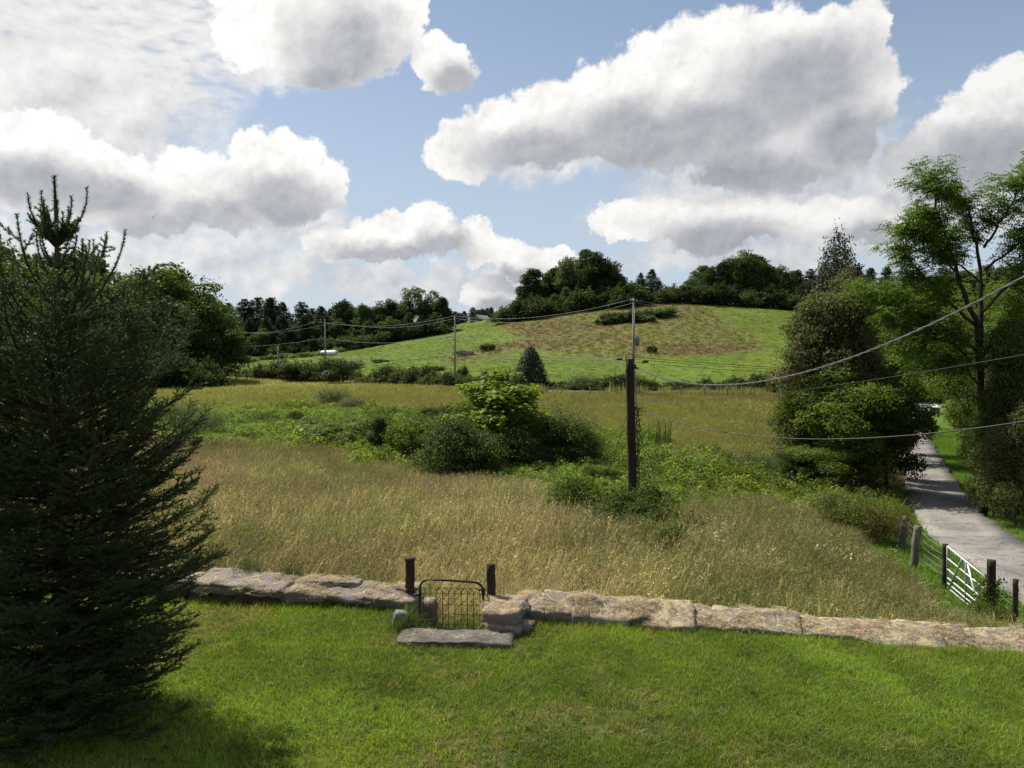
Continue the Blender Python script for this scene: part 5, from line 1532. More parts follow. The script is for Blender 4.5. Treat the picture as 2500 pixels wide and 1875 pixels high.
# ------------------------------------------------------------------ garden gate and its posts
def post(name, label, px, ytop, d, wpx, mat, foot=-0.5, lean=(0, 0), square=False, group=None, cat='post', cap=False, zbase=None):
    x = xat(px, d); zt = at(px, ytop, d)[2]
    zb = gz(x, d) - 0.3 if zbase is None else zbase
    L = zt - zb; r = wpx / FPX * d / 2
    rng = np.random.default_rng(int(px))
    n = 14; t = np.linspace(0, 1, n)
    mb = MB()
    P = np.stack([lean[0] * t * L, lean[1] * t * L, t * L], 1) + rng.normal(size=(n, 3)) * np.array([0.006, 0.006, 0])
    mb.tube(P, r * (1.06 - 0.10 * t + rng.normal(size=n) * 0.025), 4 if square else 12)
    o = thing(name, label, cat, (x, d, zb), 0.3 if square else 0.0, group)
    obj('shaft', mb.mesh('shaft', not square), mat, o)
    if cap:
        c = MB(); e = P[-1]
        c.tube([e + [0, 0, -0.035], e + [0, 0, -0.015], e + [0, 0, 0.006], e + [0, 0, 0.022]], [r * 1.04, r * 1.16, r * 1.14, r * 0.8], 12)
        obj('cap', c.mesh('cap'), M['wood_dark'], o)
    return o
post('gate_post', 'round dark wooden post with a capped top, on the spruce side of the wire gate', 999, 1364, 14.0, 24, M['wood_dark'], cap=True)
post('gate_post', 'round dark wooden post without a cap, beside the stone pier of the wire gate', 1198, 1377, 13.62, 22, M['wood_dark'])

def garden_gate():
    x0, x1, d = -1.62, -0.50, 13.42
    zt, zb = 0.72, -0.20
    t = thing('wire_gate', 'rusty arched garden gate of hoop wire in the gap of the stone wall', 'gate', (x0, d, zb), R(-3.0))
    W = x1 - x0; Hh = zt - zb; c = 0.17
    a = np.linspace(0, math.pi / 2, 8)
    P = [(0, 0, 0), (0, 0, Hh * 0.5), (0, 0, Hh - c)]
    P += [(c - c * math.cos(q), 0, Hh - c + c * math.sin(q)) for q in a[1:]]
    P += [(W * 0.5, 0, Hh - 0.012)]
    P += [(W - c + c * math.sin(q), 0, Hh - c - 0.035 + c * math.cos(q)) for q in a]
    P += [(W, 0, Hh * 0.5), (W, 0, -0.02)]
    f = MB(); f.tube(P, 0.021, 10); f.tube([(0, 0, 0.05), (W, 0, 0.03)], 0.016, 8)
    obj('frame', f.mesh('frame', True), M['rust'], t)
    n = 10; xs = np.linspace(0.07, W - 0.06, n)
    dx = xs[1] - xs[0]
    for i in range(n - 2):                       # overlapping hoops
        m = MB(); q = np.linspace(0, math.pi, 10)
        cx = xs[i] + dx; zz = Hh - 0.24
        pts = [(xs[i], 0.004 * (i % 2), 0.05)] + [(cx - dx * math.cos(k), 0.004 * (i % 2), zz + 0.10 * math.sin(k)) for k in q] + [(xs[i + 2], 0.004 * (i % 2), 0.05)]
        m.tube(pts, 0.0058, 5)
        obj('hoop_wire', m.mesh('hoop_wire', True), M['rust'], t)
    for z in (0.12, 0.30, 0.47, Hh - 0.25):
        m = MB(); m.tube([(0.0, 0.006, z), (W * 0.5, 0.006, z + 0.004), (W, 0.006, z)], 0.005, 5)
        obj('cross_wire', m.mesh('cross_wire'), M['rust'], t)
    for z in (0.18, Hh - 0.28):
        m = MB(); m.box((-0.05, 0, z), (0.10, 0.03, 0.035)); obj('hinge', m.mesh('hinge'), M['rust'], t)
    m = MB(); m.tube([(W - 0.08, 0, Hh - 0.16), (W + 0.03, 0, Hh - 0.19)], 0.024, 8); m.tube([(W, 0, Hh - 0.26), (W, 0, Hh - 0.14)], 0.032, 8)
    obj('latch', m.mesh('latch'), M['rust'], t)
    for i in range(7):                           # chain to the post
        m = MB(); a = np.linspace(0, 2 * math.pi, 9)
        u = i / 6.0; c0 = np.array([W + 0.03 + 0.07 * math.sin(u * 2.2), 0.02, Hh - 0.24 - u * 0.17])
        ring = np.stack([0.014 * np.cos(a) * (1 if i % 2 else 0.3), 0.014 * np.cos(a) * (0.3 if i % 2 else 1), 0.022 * np.sin(a)], 1) + c0
        m.tube(ring, 0.0045, 4, False); obj('chain_link', m.mesh('chain_link'), M['rust'], t)
garden_gate()

# ------------------------------------------------------------------ steel field gate, posts and wire by the drive
def bar(a, b, r, name, mat, par, k=8):
    m = MB(); a = np.array(a, float); b = np.array(b, float)
    m.tube([a, a + (b - a) * 0.5, b], r, k); return obj(name, m.mesh(name, True), mat, par)
def field_gate():
    A = at(2313, 1334, 22.4); B = at(2408, 1411, 20.1)
    A2 = at(2313, 1434, 22.4); B2 = at(2408, 1514, 20.1)
    O = (A2 + B2) / 2
    t = thing('field_gate', 'galvanised tube field gate with braced rails beside the driveway', 'gate', O)
    def pt(u, v): return (A + (B - A) * u) * (1 - v) + (A2 + (B2 - A2) * u) * v - O
    for v in (0.0, 0.29, 0.55, 0.76, 0.89, 1.0):
        bar(pt(0, v), pt(1, v), 0.024 if v == 0 else 0.021, 'rail', M['galv'], t, 10)
    for u in (0.0, 0.5, 1.0):
        o = bar(pt(u, -0.01), pt(u, 1.02), 0.027, 'upright', M['galv_dull'], t)
    o = bar(pt(0.04, 1.0), pt(0.40, 0.02), 0.026, 'brace', M['galv_dull'], t); o.location = (-0.02, -0.035, 0)
    o = bar(pt(0.55, 0.03), pt(0.86, 1.02), 0.026, 'brace', M['galv'], t); o.location = (-0.02, -0.035, 0)
    bar(pt(1.0, 0.15), pt(1.06, 0.15), 0.018, 'hinge', M['rust'], t); bar(pt(1.0, 0.85), pt(1.06, 0.85), 0.018, 'hinge', M['rust'], t)
    bar(pt(-0.06, 0.5), pt(0.02, 0.5), 0.014, 'latch', M['rust'], t)
field_gate()
post('fence_post', 'dark post at the latch end of the steel field gate', 2318, 1328, 22.55, 13, M['wood_dark'])
pv = post('fence_post', 'thick vine-grown post at the hinge end of the steel field gate', 2433, 1368, 19.4, 27, M['wood_dark'], square=True)
post('fence_post', 'slim dark post between the stone wall and the vine-grown post', 2494, 1414, 17.2, 13, M['wood_dark'])
post('fence_post', 'grey weathered post between the leaning post and the steel gate', 2238, 1284, 24.0, 18, M['wood_grey'], lean=(0.09, 0.0))
post('fence_post', 'weathered post leaning out of the bronze-tinged bush', 2205, 1262, 27.0, 17, M['wood_grey'], lean=(0.16, 0.02))
def wire_fence(name, label, pts, levels, r=0.006, mat='galv_dull', vert=0):
    """pts: (photo x, photo y of the top wire, distance); levels: metres below the top wire"""
    P = [at(*p) for p in pts]; O = np.array([P[0][0], P[0][1], gz(P[0][0], P[0][1])])
    t = thing(name, label, 'fence', O)
    for lv in levels:
        m = MB(); Q = []
        for i in range(len(P) - 1):
            for u in np.linspace(0, 1, 7)[:-1]:
                q = P[i] + (P[i + 1] - P[i]) * u; Q.append(q - O - [0, 0, lv + 0.05 * math.sin(u * math.pi)])
        Q.append(P[-1] - O - [0, 0, lv]); m.tube(Q, r, 4, False)
        obj('strand', m.mesh('strand'), M[mat], t)
    if vert:
        for i in range(len(P) - 1):
            for u in np.linspace(0, 1, vert + 2)[1:-1]:
                q = P[i] + (P[i + 1] - P[i]) * u - O
                m = MB(); m.tube([q - [0, 0, levels[0] + 0.05], q - [0, 0, levels[-1] + 0.05]], r * 0.8, 4, False); obj('stay', m.mesh('stay'), M[mat], t)
wire_fence('wire_fence', 'slack woven wire strung on the weathered posts to the steel gate', [(2170, 1275, 28.2), (2212, 1270, 27), (2243, 1296, 24), (2318, 1345, 22.5)], [0.0, 0.2, 0.4, 0.6, 0.8], 0.0055, 'galv_dull', 5)
wire_fence('wire_fence', 'thin wire between the vine-grown post and the slim dark post', [(2436, 1385, 19.4), (2494, 1425, 17.2)], [0.0, 0.2, 0.4, 0.6], 0.004, 'galv_dull', 6)
lg = MB(); a = at(2440, 1492, 18.9); b = at(2492, 1500, 18.2); a[2] = gz(a[0], a[1]) + 0.1; b[2] = gz(b[0], b[1]) + 0.1
lg.tube([(0, 0, 0), (b - a) * 0.5 + [0, 0, 0.02], b - a], [0.13, 0.12, 0.10], 10)
tag(obj('log', lg.mesh('log', True), M['wood_grey'], None, a), 'short weathered log lying between the two right-hand posts', 'log')
def clinging(name, label, cat, O, n, half, z0, z1, ls, leaf, seed, spread=1.0):
    rng = np.random.default_rng(seed)
    C = np.stack([rng.normal(0, half, n) * spread, rng.normal(0, half, n) * spread, z0 + (z1 - z0) * rng.random(n) ** 1.3], 1)
    V, F = leaves(rng, C, rnd_dir(rng, n) + np.array([0, -0.6, 0.4]), ls, 0.7)
    mb = MB()
    for i in range(4):
        z = np.linspace(z0, z1 * 0.95, 9); a = rng.random() * 6.28 + z * 2
        mb.tube(np.stack([np.cos(a) * half * 0.9, np.sin(a) * half * 0.9, z], 1), 0.008, 4, False)
    t = thing(name, label, cat, O)
    obj('stems', mb.mesh('stems'), M['bark'], t); obj('foliage', np_mesh('foliage', V, F), leaf, t)
    return t
O = np.array(pv.location); O[2] = gz(O[0], O[1])
clinging('creeper', 'dark creeper climbing the thick post by the steel gate', 'plant', O, 900, 0.17, 0.0, 1.15, 0.075, LMd, 5)
shrub_at('roadbush', 2425, 19.0, 1448, 90, 'weed_clump', 'leafy green weeds round the foot of the vine-grown post', 'weed', None, LM['vine'])
shrub_at('roadbush', 2465, 18.6, 1465, 50, 'weed_clump', 'low weeds behind the short log', 'weed', None, LMd)
shrub_at('olive', 604, 15.05, 1338, 80, 'flowering_weed', 'tall white-flowered weed behind the long flat slab', 'weed')
shrub_at('olive', 706, 14.9, 1352, 70, 'flowering_weed', 'lower white-flowered weed behind the gap between slabs', 'weed')

# ------------------------------------------------------------------ by the drive
for i, (px, d, w, h, lb) in enumerate([(2384, 36.0, 0.42, 0.62, 'pale upright boulder on the verge, on the drive side of its pair'), (2410, 35.0, 0.46, 0.66, 'pale upright boulder beside the small staked sapling')]):
    P = spot(px, d); o = obj('boulder', rock('boulder', w, 0.4, h, 70 + i, (8, 7, 8), 0.05, 0.0, 0.2), M['boulder'], None, (P[0], P[1], P[2] + h * 0.42)); o.rotation_euler = (0, 0.15 - 0.3 * i, 0.4)
    tag(o, lb, 'boulder')
reg('sapling', make_broadleaf(110, 1.9, 1.3, 0.7, 10, 900, 0.11, (0.16, 0.26), 0.03, nlimb=8), M['bark'], LM['vine'], ('trunk', 'crown'))
shrub_at('sapling', 2404, 34.4, 1165, 60, 'sapling_tree', 'small bare-stemmed sapling by the two pale boulders', 'tree')
P = spot(2366, 37); m = MB(); m.tube([(0, 0, -0.1), (0, 0, 0.75)], 0.035, 6); tag(obj('stake', m.mesh('stake'), M['wood_grey'], None, P), 'short grey marker stake at the edge of the verge', 'stake')
def pillar():
    P = spot(2284, 88); zt = at(2284, 996, 88)[2] - P[2]
    t = thing('stone_pillar', 'stone gate pillar with a pale pyramid cap at the end of the drive', 'pillar', (P[0], P[1], P[2] - 0.1), 0.25)
    s = 0.74
    n = max(4, int((zt + 0.1) / 0.24)); ch = (zt + 0.1) / n
    rr = np.random.default_rng(8)
    for k in range(n):
        for (sx, sy) in ((-1, -1), (1, -1), (-1, 1), (1, 1)):
            m = MB(); w = s / 2 * rr.uniform(0.94, 1.0)
            m.box((sx * s / 4, sy * s / 4, ch * (k + 0.5)), (w, w, ch * 0.94)); obj('stone', m.mesh('stone'), M['slate'] if (k + sx) % 2 else M['rubble'], t)
    m = MB(); m.box((0, 0, zt + 0.16), (s * 0.96, s * 0.96, 0.10))
    z = zt + 0.21; q = s * 0.68
    m.add([(-q, -q, z), (q, -q, z), (q, q, z), (-q, q, z), (0, 0, z + 0.36)], [[0, 1, 4], [1, 2, 4], [2, 3, 4], [3, 0, 4]])
    m.add([(-q, -q, z), (q, -q, z), (q, q, z), (-q, q, z)], [[3, 2, 1, 0]])
    obj('cap', m.mesh('cap'), plain_mat('pale_cap_stone', (0.55, 0.52, 0.46), (0.44, 0.42, 0.37), 6.0), t)
pillar()

# ------------------------------------------------------------------ poles and wires
def old_pole():
    d = 26.0
    b = spot(1549, d); t0 = at(1537, 876, d)
    t = thing('utility_pole', 'old dark pole stub with a wire loop on top, rising from the brambles', 'pole', (b[0], b[1], b[2] - 0.3))
    top = t0 - np.array(t.location)
    m = MB(); n = 16; u = np.linspace(0, 1, n)
    rr = np.random.default_rng(2)
    m.tube(top[None] * u[:, None] + rr.normal(size=(n, 3)) * [0.006, 0.006, 0], 0.158 - 0.026 * u, 14)
    obj('shaft', m.mesh('shaft', True), M['pole_wood'], t)
    m = MB(); a = np.linspace(-0.2, math.pi + 0.2, 14); m.tube(np.stack([0.135 * np.cos(a), 0 * a - 0.02, 0.02 + 0.15 * np.sin(a)], 1) + top, 0.016, 6)
    obj('wire_loop', m.mesh('wire_loop', True), M['wire'], t)
    m = MB(); m.tube([top * 0.35 + [0.20, -0.04, 0], top * 0.7 + [0.19, -0.04, 0], top * 0.93 + [0.16, -0.05, 0]], 0.022, 6)
    obj('conduit', m.mesh('conduit'), M['galv_dull'], t)
    m = MB(); m.box(top * 0.955 + [0.15, -0.08, 0], (0.10, 0.10, 0.16)); m.tube([top * 0.955 + [0.05, -0.08, 0.02], top * 0.955 + [0.30, -0.10, -0.05]], 0.014, 6)
    obj('clamp', m.mesh('clamp'), M['wire'], t)
    clinging('creeper', 'dead creeper hanging on the side of the old pole', 'plant', (b[0] + 0.10, b[1] - 0.05, b[2] + 0.6), 520, 0.10, 0.3, 3.4, 0.07, LMd, 6)
    return t
old_pole()
def far_pole(px, d, ytop, r, label, arms=(), brk=None, xfmr=False, strip_=False):
    b = spot(px, d); zt = at(px, ytop, d)[2] - b[2]
    t = thing('utility_pole', label, 'pole', b)
    m = MB(); m.tube([(0, 0, -0.3), (0, 0, zt * 0.5), (0, 0, zt)], [r * 1.1, r, r * 0.8], 10); obj('shaft', m.mesh('shaft', True), M['pole_grey'], t)
    for z, half, ang in arms:
        c, s = math.cos(ang), math.sin(ang)
        Mx = [[c, -s, 0], [s, c, 0], [0, 0, 1]]
        m = MB(); m.box((0, 0, zt - z), (half * 2, 0.11, 0.13), Mx)
        o = obj('crossarm', m.mesh('crossarm'), M['pole_wood'], t); o.location = (0.0, -r - 0.06, 0)
        for u in (-0.92, -0.45, 0.92):
            q = MB(); p = np.array([half * u * c, half * u * s, zt - z + 0.06]); q.tube([p, p + [0, 0, 0.12], p + [0, 0, 0.22]], [0.05, 0.085, 0.04], 8)
            obj('insulator', q.mesh('insulator'), M['ceramic'], o)
    if brk:
        z, l = brk
        m = MB(); m.box((-l / 2, 0, zt - z), (l, 0.12, 0.14)); m.tube([(-l * 0.9, 0, zt - z - 0.05), (-0.1, 0, zt - z - l * 1.15)], 0.05, 6)
        obj('bracket', m.mesh('bracket'), M['pole_grey'], t)
    if xfmr:
        z = zt - 4.9
        m = MB(); m.tube([(0.42, -0.1, z - 0.5), (0.42, -0.1, z + 0.36), (0.42, -0.1, z + 0.46)], [0.24, 0.24, 0.15], 14); x = obj('transformer', m.mesh('transformer', True), plain_mat('transformer_paint', (0.20, 0.20, 0.20), (0.14, 0.14, 0.145), 6.0, 0.6), t)
        for s in (-1, 1):
            m = MB(); m.tube([(0.42 + s * 0.10, -0.1, z + 0.42), (0.42 + s * 0.12, -0.1, z + 0.70)], [0.05, 0.03], 6); obj('bushing', m.mesh('bushing'), M['ceramic'], x)
        m = MB(); m.box((0.16, -0.1, z), (0.3, 0.06, 0.08)); obj('mount', m.mesh('mount'), M['galv_dull'], t)
        m = MB(); m.tube([(0.1, -0.2, zt - 1.0), (-0.1, -0.2, zt - 5.0), (-0.02, -0.2, zt * 0.2)], 0.03, 5); obj('riser', m.mesh('riser'), M['galv_dull'], t)
    return t
far_pole(1546, 88, 728, 0.155, 'grey utility pole with a transformer, standing behind the old pole stub', [(0.45, 0.95, 1.0)], None, True)
far_pole(1111, 124, 772, 0.15, 'grey utility pole with a braced side bracket, in front of the pasture', [], (3.3, 1.55))
far_pole(795, 148, 779, 0.16, 'grey utility pole with a crossarm above the white bales', [(0.40, 1.75, 0.15)])
far_pole(680, 142, 844, 0.19, 'shorter bare grey pole near the square road sign')
def wire(label, pts, r, sag, mat='wire', twist=False, name='overhead_wire', group=None):
    """pts: (photo x, photo y, distance) of the fixing points"""
    P = [at(*p) for p in pts]; O = P[0]
    Q = []
    for i in range(len(P) - 1):
        n = 24; u = np.linspace(0, 1, n + 1)[: n if i < len(P) - 2 else n + 1]
        s = sag[i] if hasattr(sag, '__len__') else sag
        q = P[i] + (P[i + 1] - P[i]) * u[:, None]; q[:, 2] -= 4 * s * u * (1 - u); Q.append(q)
    Q = np.concatenate(Q) - O
    m = MB()
    if twist:
        L = np.r_[0, np.cumsum(np.linalg.norm(np.diff(Q, axis=0), axis=1))]
        s = np.linspace(0, L[-1], int(L[-1] / 0.07)); C = np.stack([np.interp(s, L, Q[:, k]) for k in range(3)], 1)
        for ph in (0, math.pi):
            a = s * 2 * math.pi / 0.55 + ph
            m.tube(C + np.stack([0.0 * a, np.cos(a) * r * 1.0, np.sin(a) * r * 1.0], 1), r, 5, False)
    else: m.tube(Q, r, 5, False)
    return tag(obj(name, m.mesh(name, True), M[mat], None, O), label, 'wire', group)
wire('upper primary wire strung from pole to pole across the hill', [(560, 806, 165), (772, 784, 148), (1109, 771, 124), (1541, 731, 88), (2150, 775, 100)], 0.017, [1.2, 1.3, 1.2, 1.0], 'wire_pale', group=None)
wire('second primary wire just below the upper one', [(560, 811, 165), (818, 786, 148), (1112, 777, 124), (1551, 738, 88), (2150, 782, 100)], 0.016, [1.0, 1.3, 1.4, 1.1], 'wire_pale')
wire('middle pale wire carried on the side bracket', [(560, 846, 165), (795, 824, 148), (1092, 820, 124), (1545, 790, 88), (2150, 860, 100)], 0.018, [0.5, 1.1, 1.2, 0.9], 'wire_pale')
wire('upper of three dark cables above the hedgerow', [(560, 890, 165), (795, 872, 148), (1111, 858, 124), (1546, 871, 88), (2150, 905, 92)], 0.030, [0.3, 0.6, 0.5, 0.3], 'wire')
wire('middle of three dark cables above the hedgerow', [(1111, 862, 124), (1546, 877, 88), (2150, 908, 92)], 0.024, [0.6, 0.3], 'wire')
wire('lowest of three dark cables above the hedgerow', [(560, 898, 165), (795, 882, 148), (1111, 867, 124), (1546, 884, 88), (2150, 918, 92)], 0.024, [0.3, 0.5, 0.6, 0.3], 'wire')
for px, py, lb in [(1512, 877, 'dark splice box on the cable, on the sapling side of the transformer pole'), (1576, 883, 'dark splice box on the lowest cable, past the transformer pole')]:
    P = at(px, py, 88.0); m = MB(); m.tube([(-0.36, 0, 0), (-0.30, 0, 0), (0.30, 0, 0), (0.36, 0, 0)], [0.05, 0.13, 0.13, 0.05], 8); tag(obj('splice_box', m.mesh('splice_box', True), M['wire'], None, P), lb, 'box')
wire('thick twisted service cable swooping from the old pole up past the trees', [(1550, 896, 26), (2500, 676, 11.5), (3000, 430, 9)], 0.0125, [1.05, 0.02], 'wire_mid', True)
wire('thin cable rising from the lane fence past the vine mounds', [(1560, 976, 60), (2500, 866, 20), (2900, 780, 15)], 0.011, [0.45, 0.0], 'wire')
wire('low dark cable drooping from the old pole across the drive', [(1553, 996, 26), (2500, 1029, 13), (2900, 1010, 10)], 0.012, [0.62, 0.05], 'wire')
wire('thin guy wire slanting from the old pole into the weeds', [(1540, 985, 26), (1487, 1150, 27)], 0.006, 0.0, 'wire')

# ------------------------------------------------------------------ far small things
def lane_fence():
    pts = []
    for px in (1440, 1560, 1663, 1720, 1776, 1832, 1903, 1960):
        d = 87.5; P = spot(px, d); zt = 1.25
        m = MB(); m.tube([(0, 0, -0.2), (0.02, 0, zt)], [0.075, 0.065], 7)
        tag(obj('fence_post', m.mesh('fence_post', True), M['wood_grey'], None, P), 'grey fence post along the lane below the hedgerow', 'post', 'fence posts along the lane')
        pts.append((px, proj(P + [0, 0, 1.1])[1], d))
    wire_fence('wire_fence', 'wire strung on the grey posts along the lane', pts, [0.0, 0.45], 0.012)
lane_fence()
for px, yt, yb, lb in [(1876, 736, 752, 'short fence post on the crest below the hilltop wood'), (1946, 716, 754, 'tall thin post on the crest before the hilltop pines')]:
    P = hit(px, yb, 150, 500); h = (yb - yt) / FPX * P[1]
    m = MB(); m.tube([(0, 0, -0.3), (0, 0, h)], 0.16, 6); tag(obj('fence_post', m.mesh('fence_post'), M['wood_grey'], None, P), lb, 'post')
def bales():
    rr = np.random.default_rng(6)
    m0 = plain_mat('white_wrap', (0.78, 0.78, 0.77), (0.66, 0.66, 0.66), 3.0, 0.4, 0.4, 0.3, 0.03)
    P0 = hit(786, 868, 150, 400); P1 = hit(822, 867, 150, 400)
    n = 4
    for i in range(n):
        u = (i + 0.5) / n; P = P0 + (P1 - P0) * u; P[2] = gz(P[0], P[1])
        w = np.linalg.norm(P1 - P0) / n; r = 0.72
        mb = MB(); xs = np.array([-0.5, -0.49, -0.42, -0.2, 0, 0.2, 0.42, 0.49, 0.5]) * w * 0.98
        mb.tube(np.stack([xs, 0 * xs, 0 * xs + r], 1), r * np.array([0.6, 0.85, 0.98, 1.0, 0.985, 1.0, 0.98, 0.85, 0.6]) * rr.uniform(0.94, 1.05), 20)
        t = thing('hay_bale', ['white wrapped hay bale at the hedge end of the row', 'white wrapped hay bale second from the hedge end', 'white wrapped hay bale third from the hedge end', 'white wrapped hay bale at the open end of the row'][i], 'bale', P, math.atan2(P1[1] - P0[1], P1[0] - P0[0]), 'wrapped bales on the pasture')
        obj('wrap', mb.mesh('wrap', True), m0, t)
        q = MB(); q.tube([(w * 0.495, 0, r), (w * 0.502, 0, r)], r * 0.35, 10); obj('wrap_tail', q.mesh('wrap_tail'), M['galv_dull'], t)
bales()
def house():
    d = 284.0; x = xat(1163, d); zt = at(1163, 770, d)[2]; zb = zt - 7.3; w = 6.4; dep = 9.0
    t = thing('house', 'gabled dark house with an arched window, half hidden behind the hill', 'house', (x, d, zb), R(-24))
    he = 3.6; ha = 7.3
    m = MB(); hw = w / 2
    m.add([(-hw, 0, 0), (hw, 0, 0), (hw, 0, he), (0, 0, ha), (-hw, 0, he)], [[0, 1, 2], [0, 2, 4], [2, 3, 4]])
    m.add([(-hw, dep, 0), (hw, dep, 0), (hw, dep, he), (0, dep, ha), (-hw, dep, he)], [[2, 1, 0], [4, 2, 0], [4, 3, 2]])
    m.add([(-hw, 0, 0), (-hw, 0, he), (-hw, dep, he), (-hw, dep, 0)], [[0, 1, 2, 3]]); m.add([(hw, 0, 0), (hw, dep, 0), (hw, dep, he), (hw, 0, he)], [[0, 1, 2, 3]])
    obj('wall', m.mesh('wall'), plain_mat('dark_siding', (0.15, 0.135, 0.12), (0.11, 0.10, 0.09), 3.0, stretch=(0.3, 0.3, 4)), t)
    sl = math.hypot(hw, ha - he); ang = math.atan2(ha - he, hw)
    rm = plain_mat('grey_shingles', (0.17, 0.155, 0.145), (0.115, 0.105, 0.10), 4.0)
    for s in (-1, 1):
        m = MB(); c, sn = math.cos(s * ang), math.sin(s * ang)
        m.box((s * hw * 0.56, dep / 2, (he + ha) / 2 + 0.02), (sl * 1.16, dep + 0.6, 0.12), [[c, 0, sn], [0, 1, 0], [-sn, 0, c]])
        rf = obj('roof', m.mesh('roof'), rm, t)
        if s > 0:
            for k in (2.2, 5.0):
                q = MB(); q.box((hw * 0.5, k, he + (ha - he) * 0.5 + 0.16), (0.9, 0.8, 0.12), [[c, 0, sn], [0, 1, 0], [-sn, 0, c]]); obj('skylight', q.mesh('skylight'), M['galv'], rf)
    q = MB(); a = np.linspace(0, math.pi, 9); pts = [(-0.95, -0.06, 3.3), (0.95, -0.06, 3.3)] + [(0.95 * math.cos(k), -0.06, 4.7 + 0.75 * math.sin(k)) for k in a]
    V = np.array(pts); q.add(np.r_[V, [[0, -0.06, 4.3]]], [[i, (i + 1) % len(V), len(V)] for i in range(len(V))])
    wd = obj('window', q.mesh('window'), plain_mat('window_glass', (0.05, 0.06, 0.07), (0.03, 0.035, 0.04), 2.0, 0.1, 0.5, 0.0), t)
    q = MB(); q.tube([(-0.95, -0.12, 3.3)] + [(0.95 * math.cos(k), -0.12, 4.7 + 0.75 * math.sin(k)) for k in a[::-1]] + [(0.95, -0.12, 3.3), (-0.95, -0.12, 3.3)], 0.11, 5); q.tube([(0, -0.12, 3.3), (0, -0.12, 5.4)], 0.09, 5); q.tube([(-0.95, -0.12, 4.5), (0.95, -0.12, 4.5)], 0.08, 5)
    obj('window_frame', q.mesh('window_frame'), plain_mat('white_trim', (0.75, 0.74, 0.72), (0.66, 0.65, 0.63), 2.0), wd)
house()
def sign():
    d = 137.0; P = spot(604, d); h = at(604, 911, d)[2] - P[2]
    t = thing('road_sign', 'small square grey road sign on a thin post by the lane', 'sign', P, 0.3)
    m = MB(); m.tube([(0, 0, -0.2), (0, 0, h)], 0.06, 6); obj('sign_post', m.mesh('sign_post'), M['galv_dull'], t)
    m = MB(); m.box((0, -0.08, h - 0.35), (0.62, 0.02, 0.72)); obj('panel', m.mesh('panel'), M['galv_dull'], t)
sign()
def bird():
    P = at(374, 531, 150)
    m = MB()
    V = [(-0.15, 0, 0), (0, -0.35, 0.02), (0.15, 0, 0), (0, 0.45, 0), (0, 0, 0.09), (0, 0, -0.08)]
    m.add(V, [[1, 2, 4], [2, 3, 4], [3, 0, 4], [0, 1, 4], [2, 1, 5], [3, 2, 5], [0, 3, 5], [1, 0, 5]])
    for s in (-1, 1):
        m.add([(s * 0.08, -0.12, 0.03), (s * 0.08, 0.18, 0.03), (s * 0.42, 0.16, 0.26), (s * 0.42, -0.14, 0.28), (s * 0.80, 0.10, 0.30), (s * 0.78, -0.02, 0.32)], [[0, 1, 2, 3], [3, 2, 4, 5]])
    m.add([(-0.06, 0.4, 0), (0.06, 0.4, 0), (0.13, 0.68, 0.0), (-0.13, 0.68, 0.0)], [[0, 1, 2, 3]])
    o = obj('bird', m.mesh('bird'), plain_mat('dark_plumage', (0.03, 0.025, 0.02), (0.02, 0.018, 0.016), 4.0), None, P); o.rotation_euler = (0.25, -0.45, 0.6)
    tag(o, 'dark soaring bird with raised wings beneath the clouds', 'bird')
bird()
# dark divots in the lawn
for px, py, lb in [(1311, 1606, 'dark clod of turned turf nearest the stone step'), (1543, 1600, 'dark clod of turned turf out on the open lawn')]:
    d = 4.66 * FPX / (py - 860) ; x = xat(px, d)
    rr = np.random.default_rng(px)
    me = blades(rr, 40, 0.05, 0.09, 0.016, 0.8, 2); me.materials.append(plain_mat('dark_soil', (0.022, 0.020, 0.012), (0.012, 0.011, 0.008), 20.0))
    tag(obj('turf_clod', me, None, None, (x, d, float(lawn_z(np.array([x]), np.array([d]))[0]) + 0.02)), lb, 'turf')
# small pond in the hollow
def pond():
    P = hit(985, 1022)
    a = np.linspace(0, 2 * math.pi, 40)[:-1]
    r = 1 + 0.15 * np.sin(a * 3) + 0.1 * np.sin(a * 5 + 1)
    V = np.stack([np.cos(a) * 3.0 * r, np.sin(a) * 4.5 * r, 0 * a], 1)
    me = np_mesh('pond', np.r_[V, [[0, 0, 0]]], np.array([[i, (i + 1) % 39, 39] for i in range(39)]))
    m, out = newmat('still_water'); g = geo('Position')
    b = principled((0.03, 0.032, 0.018), 0.06, 0.5, 0, bump(S.noise(g, 2.0, 3.0, 0.5), 0.05, 0.02)); S.nt.links.new(b.outputs[0], out.inputs[0])
    z = max(float(H(np.array([P[0] + q]), np.array([P[1] + w]))[0]) for q in (-3, 0, 3) for w in (-4, 0, 4)) + 0.10
    tag(obj('pond', me, m, None, (P[0], P[1], z)), kind='structure')
pond()
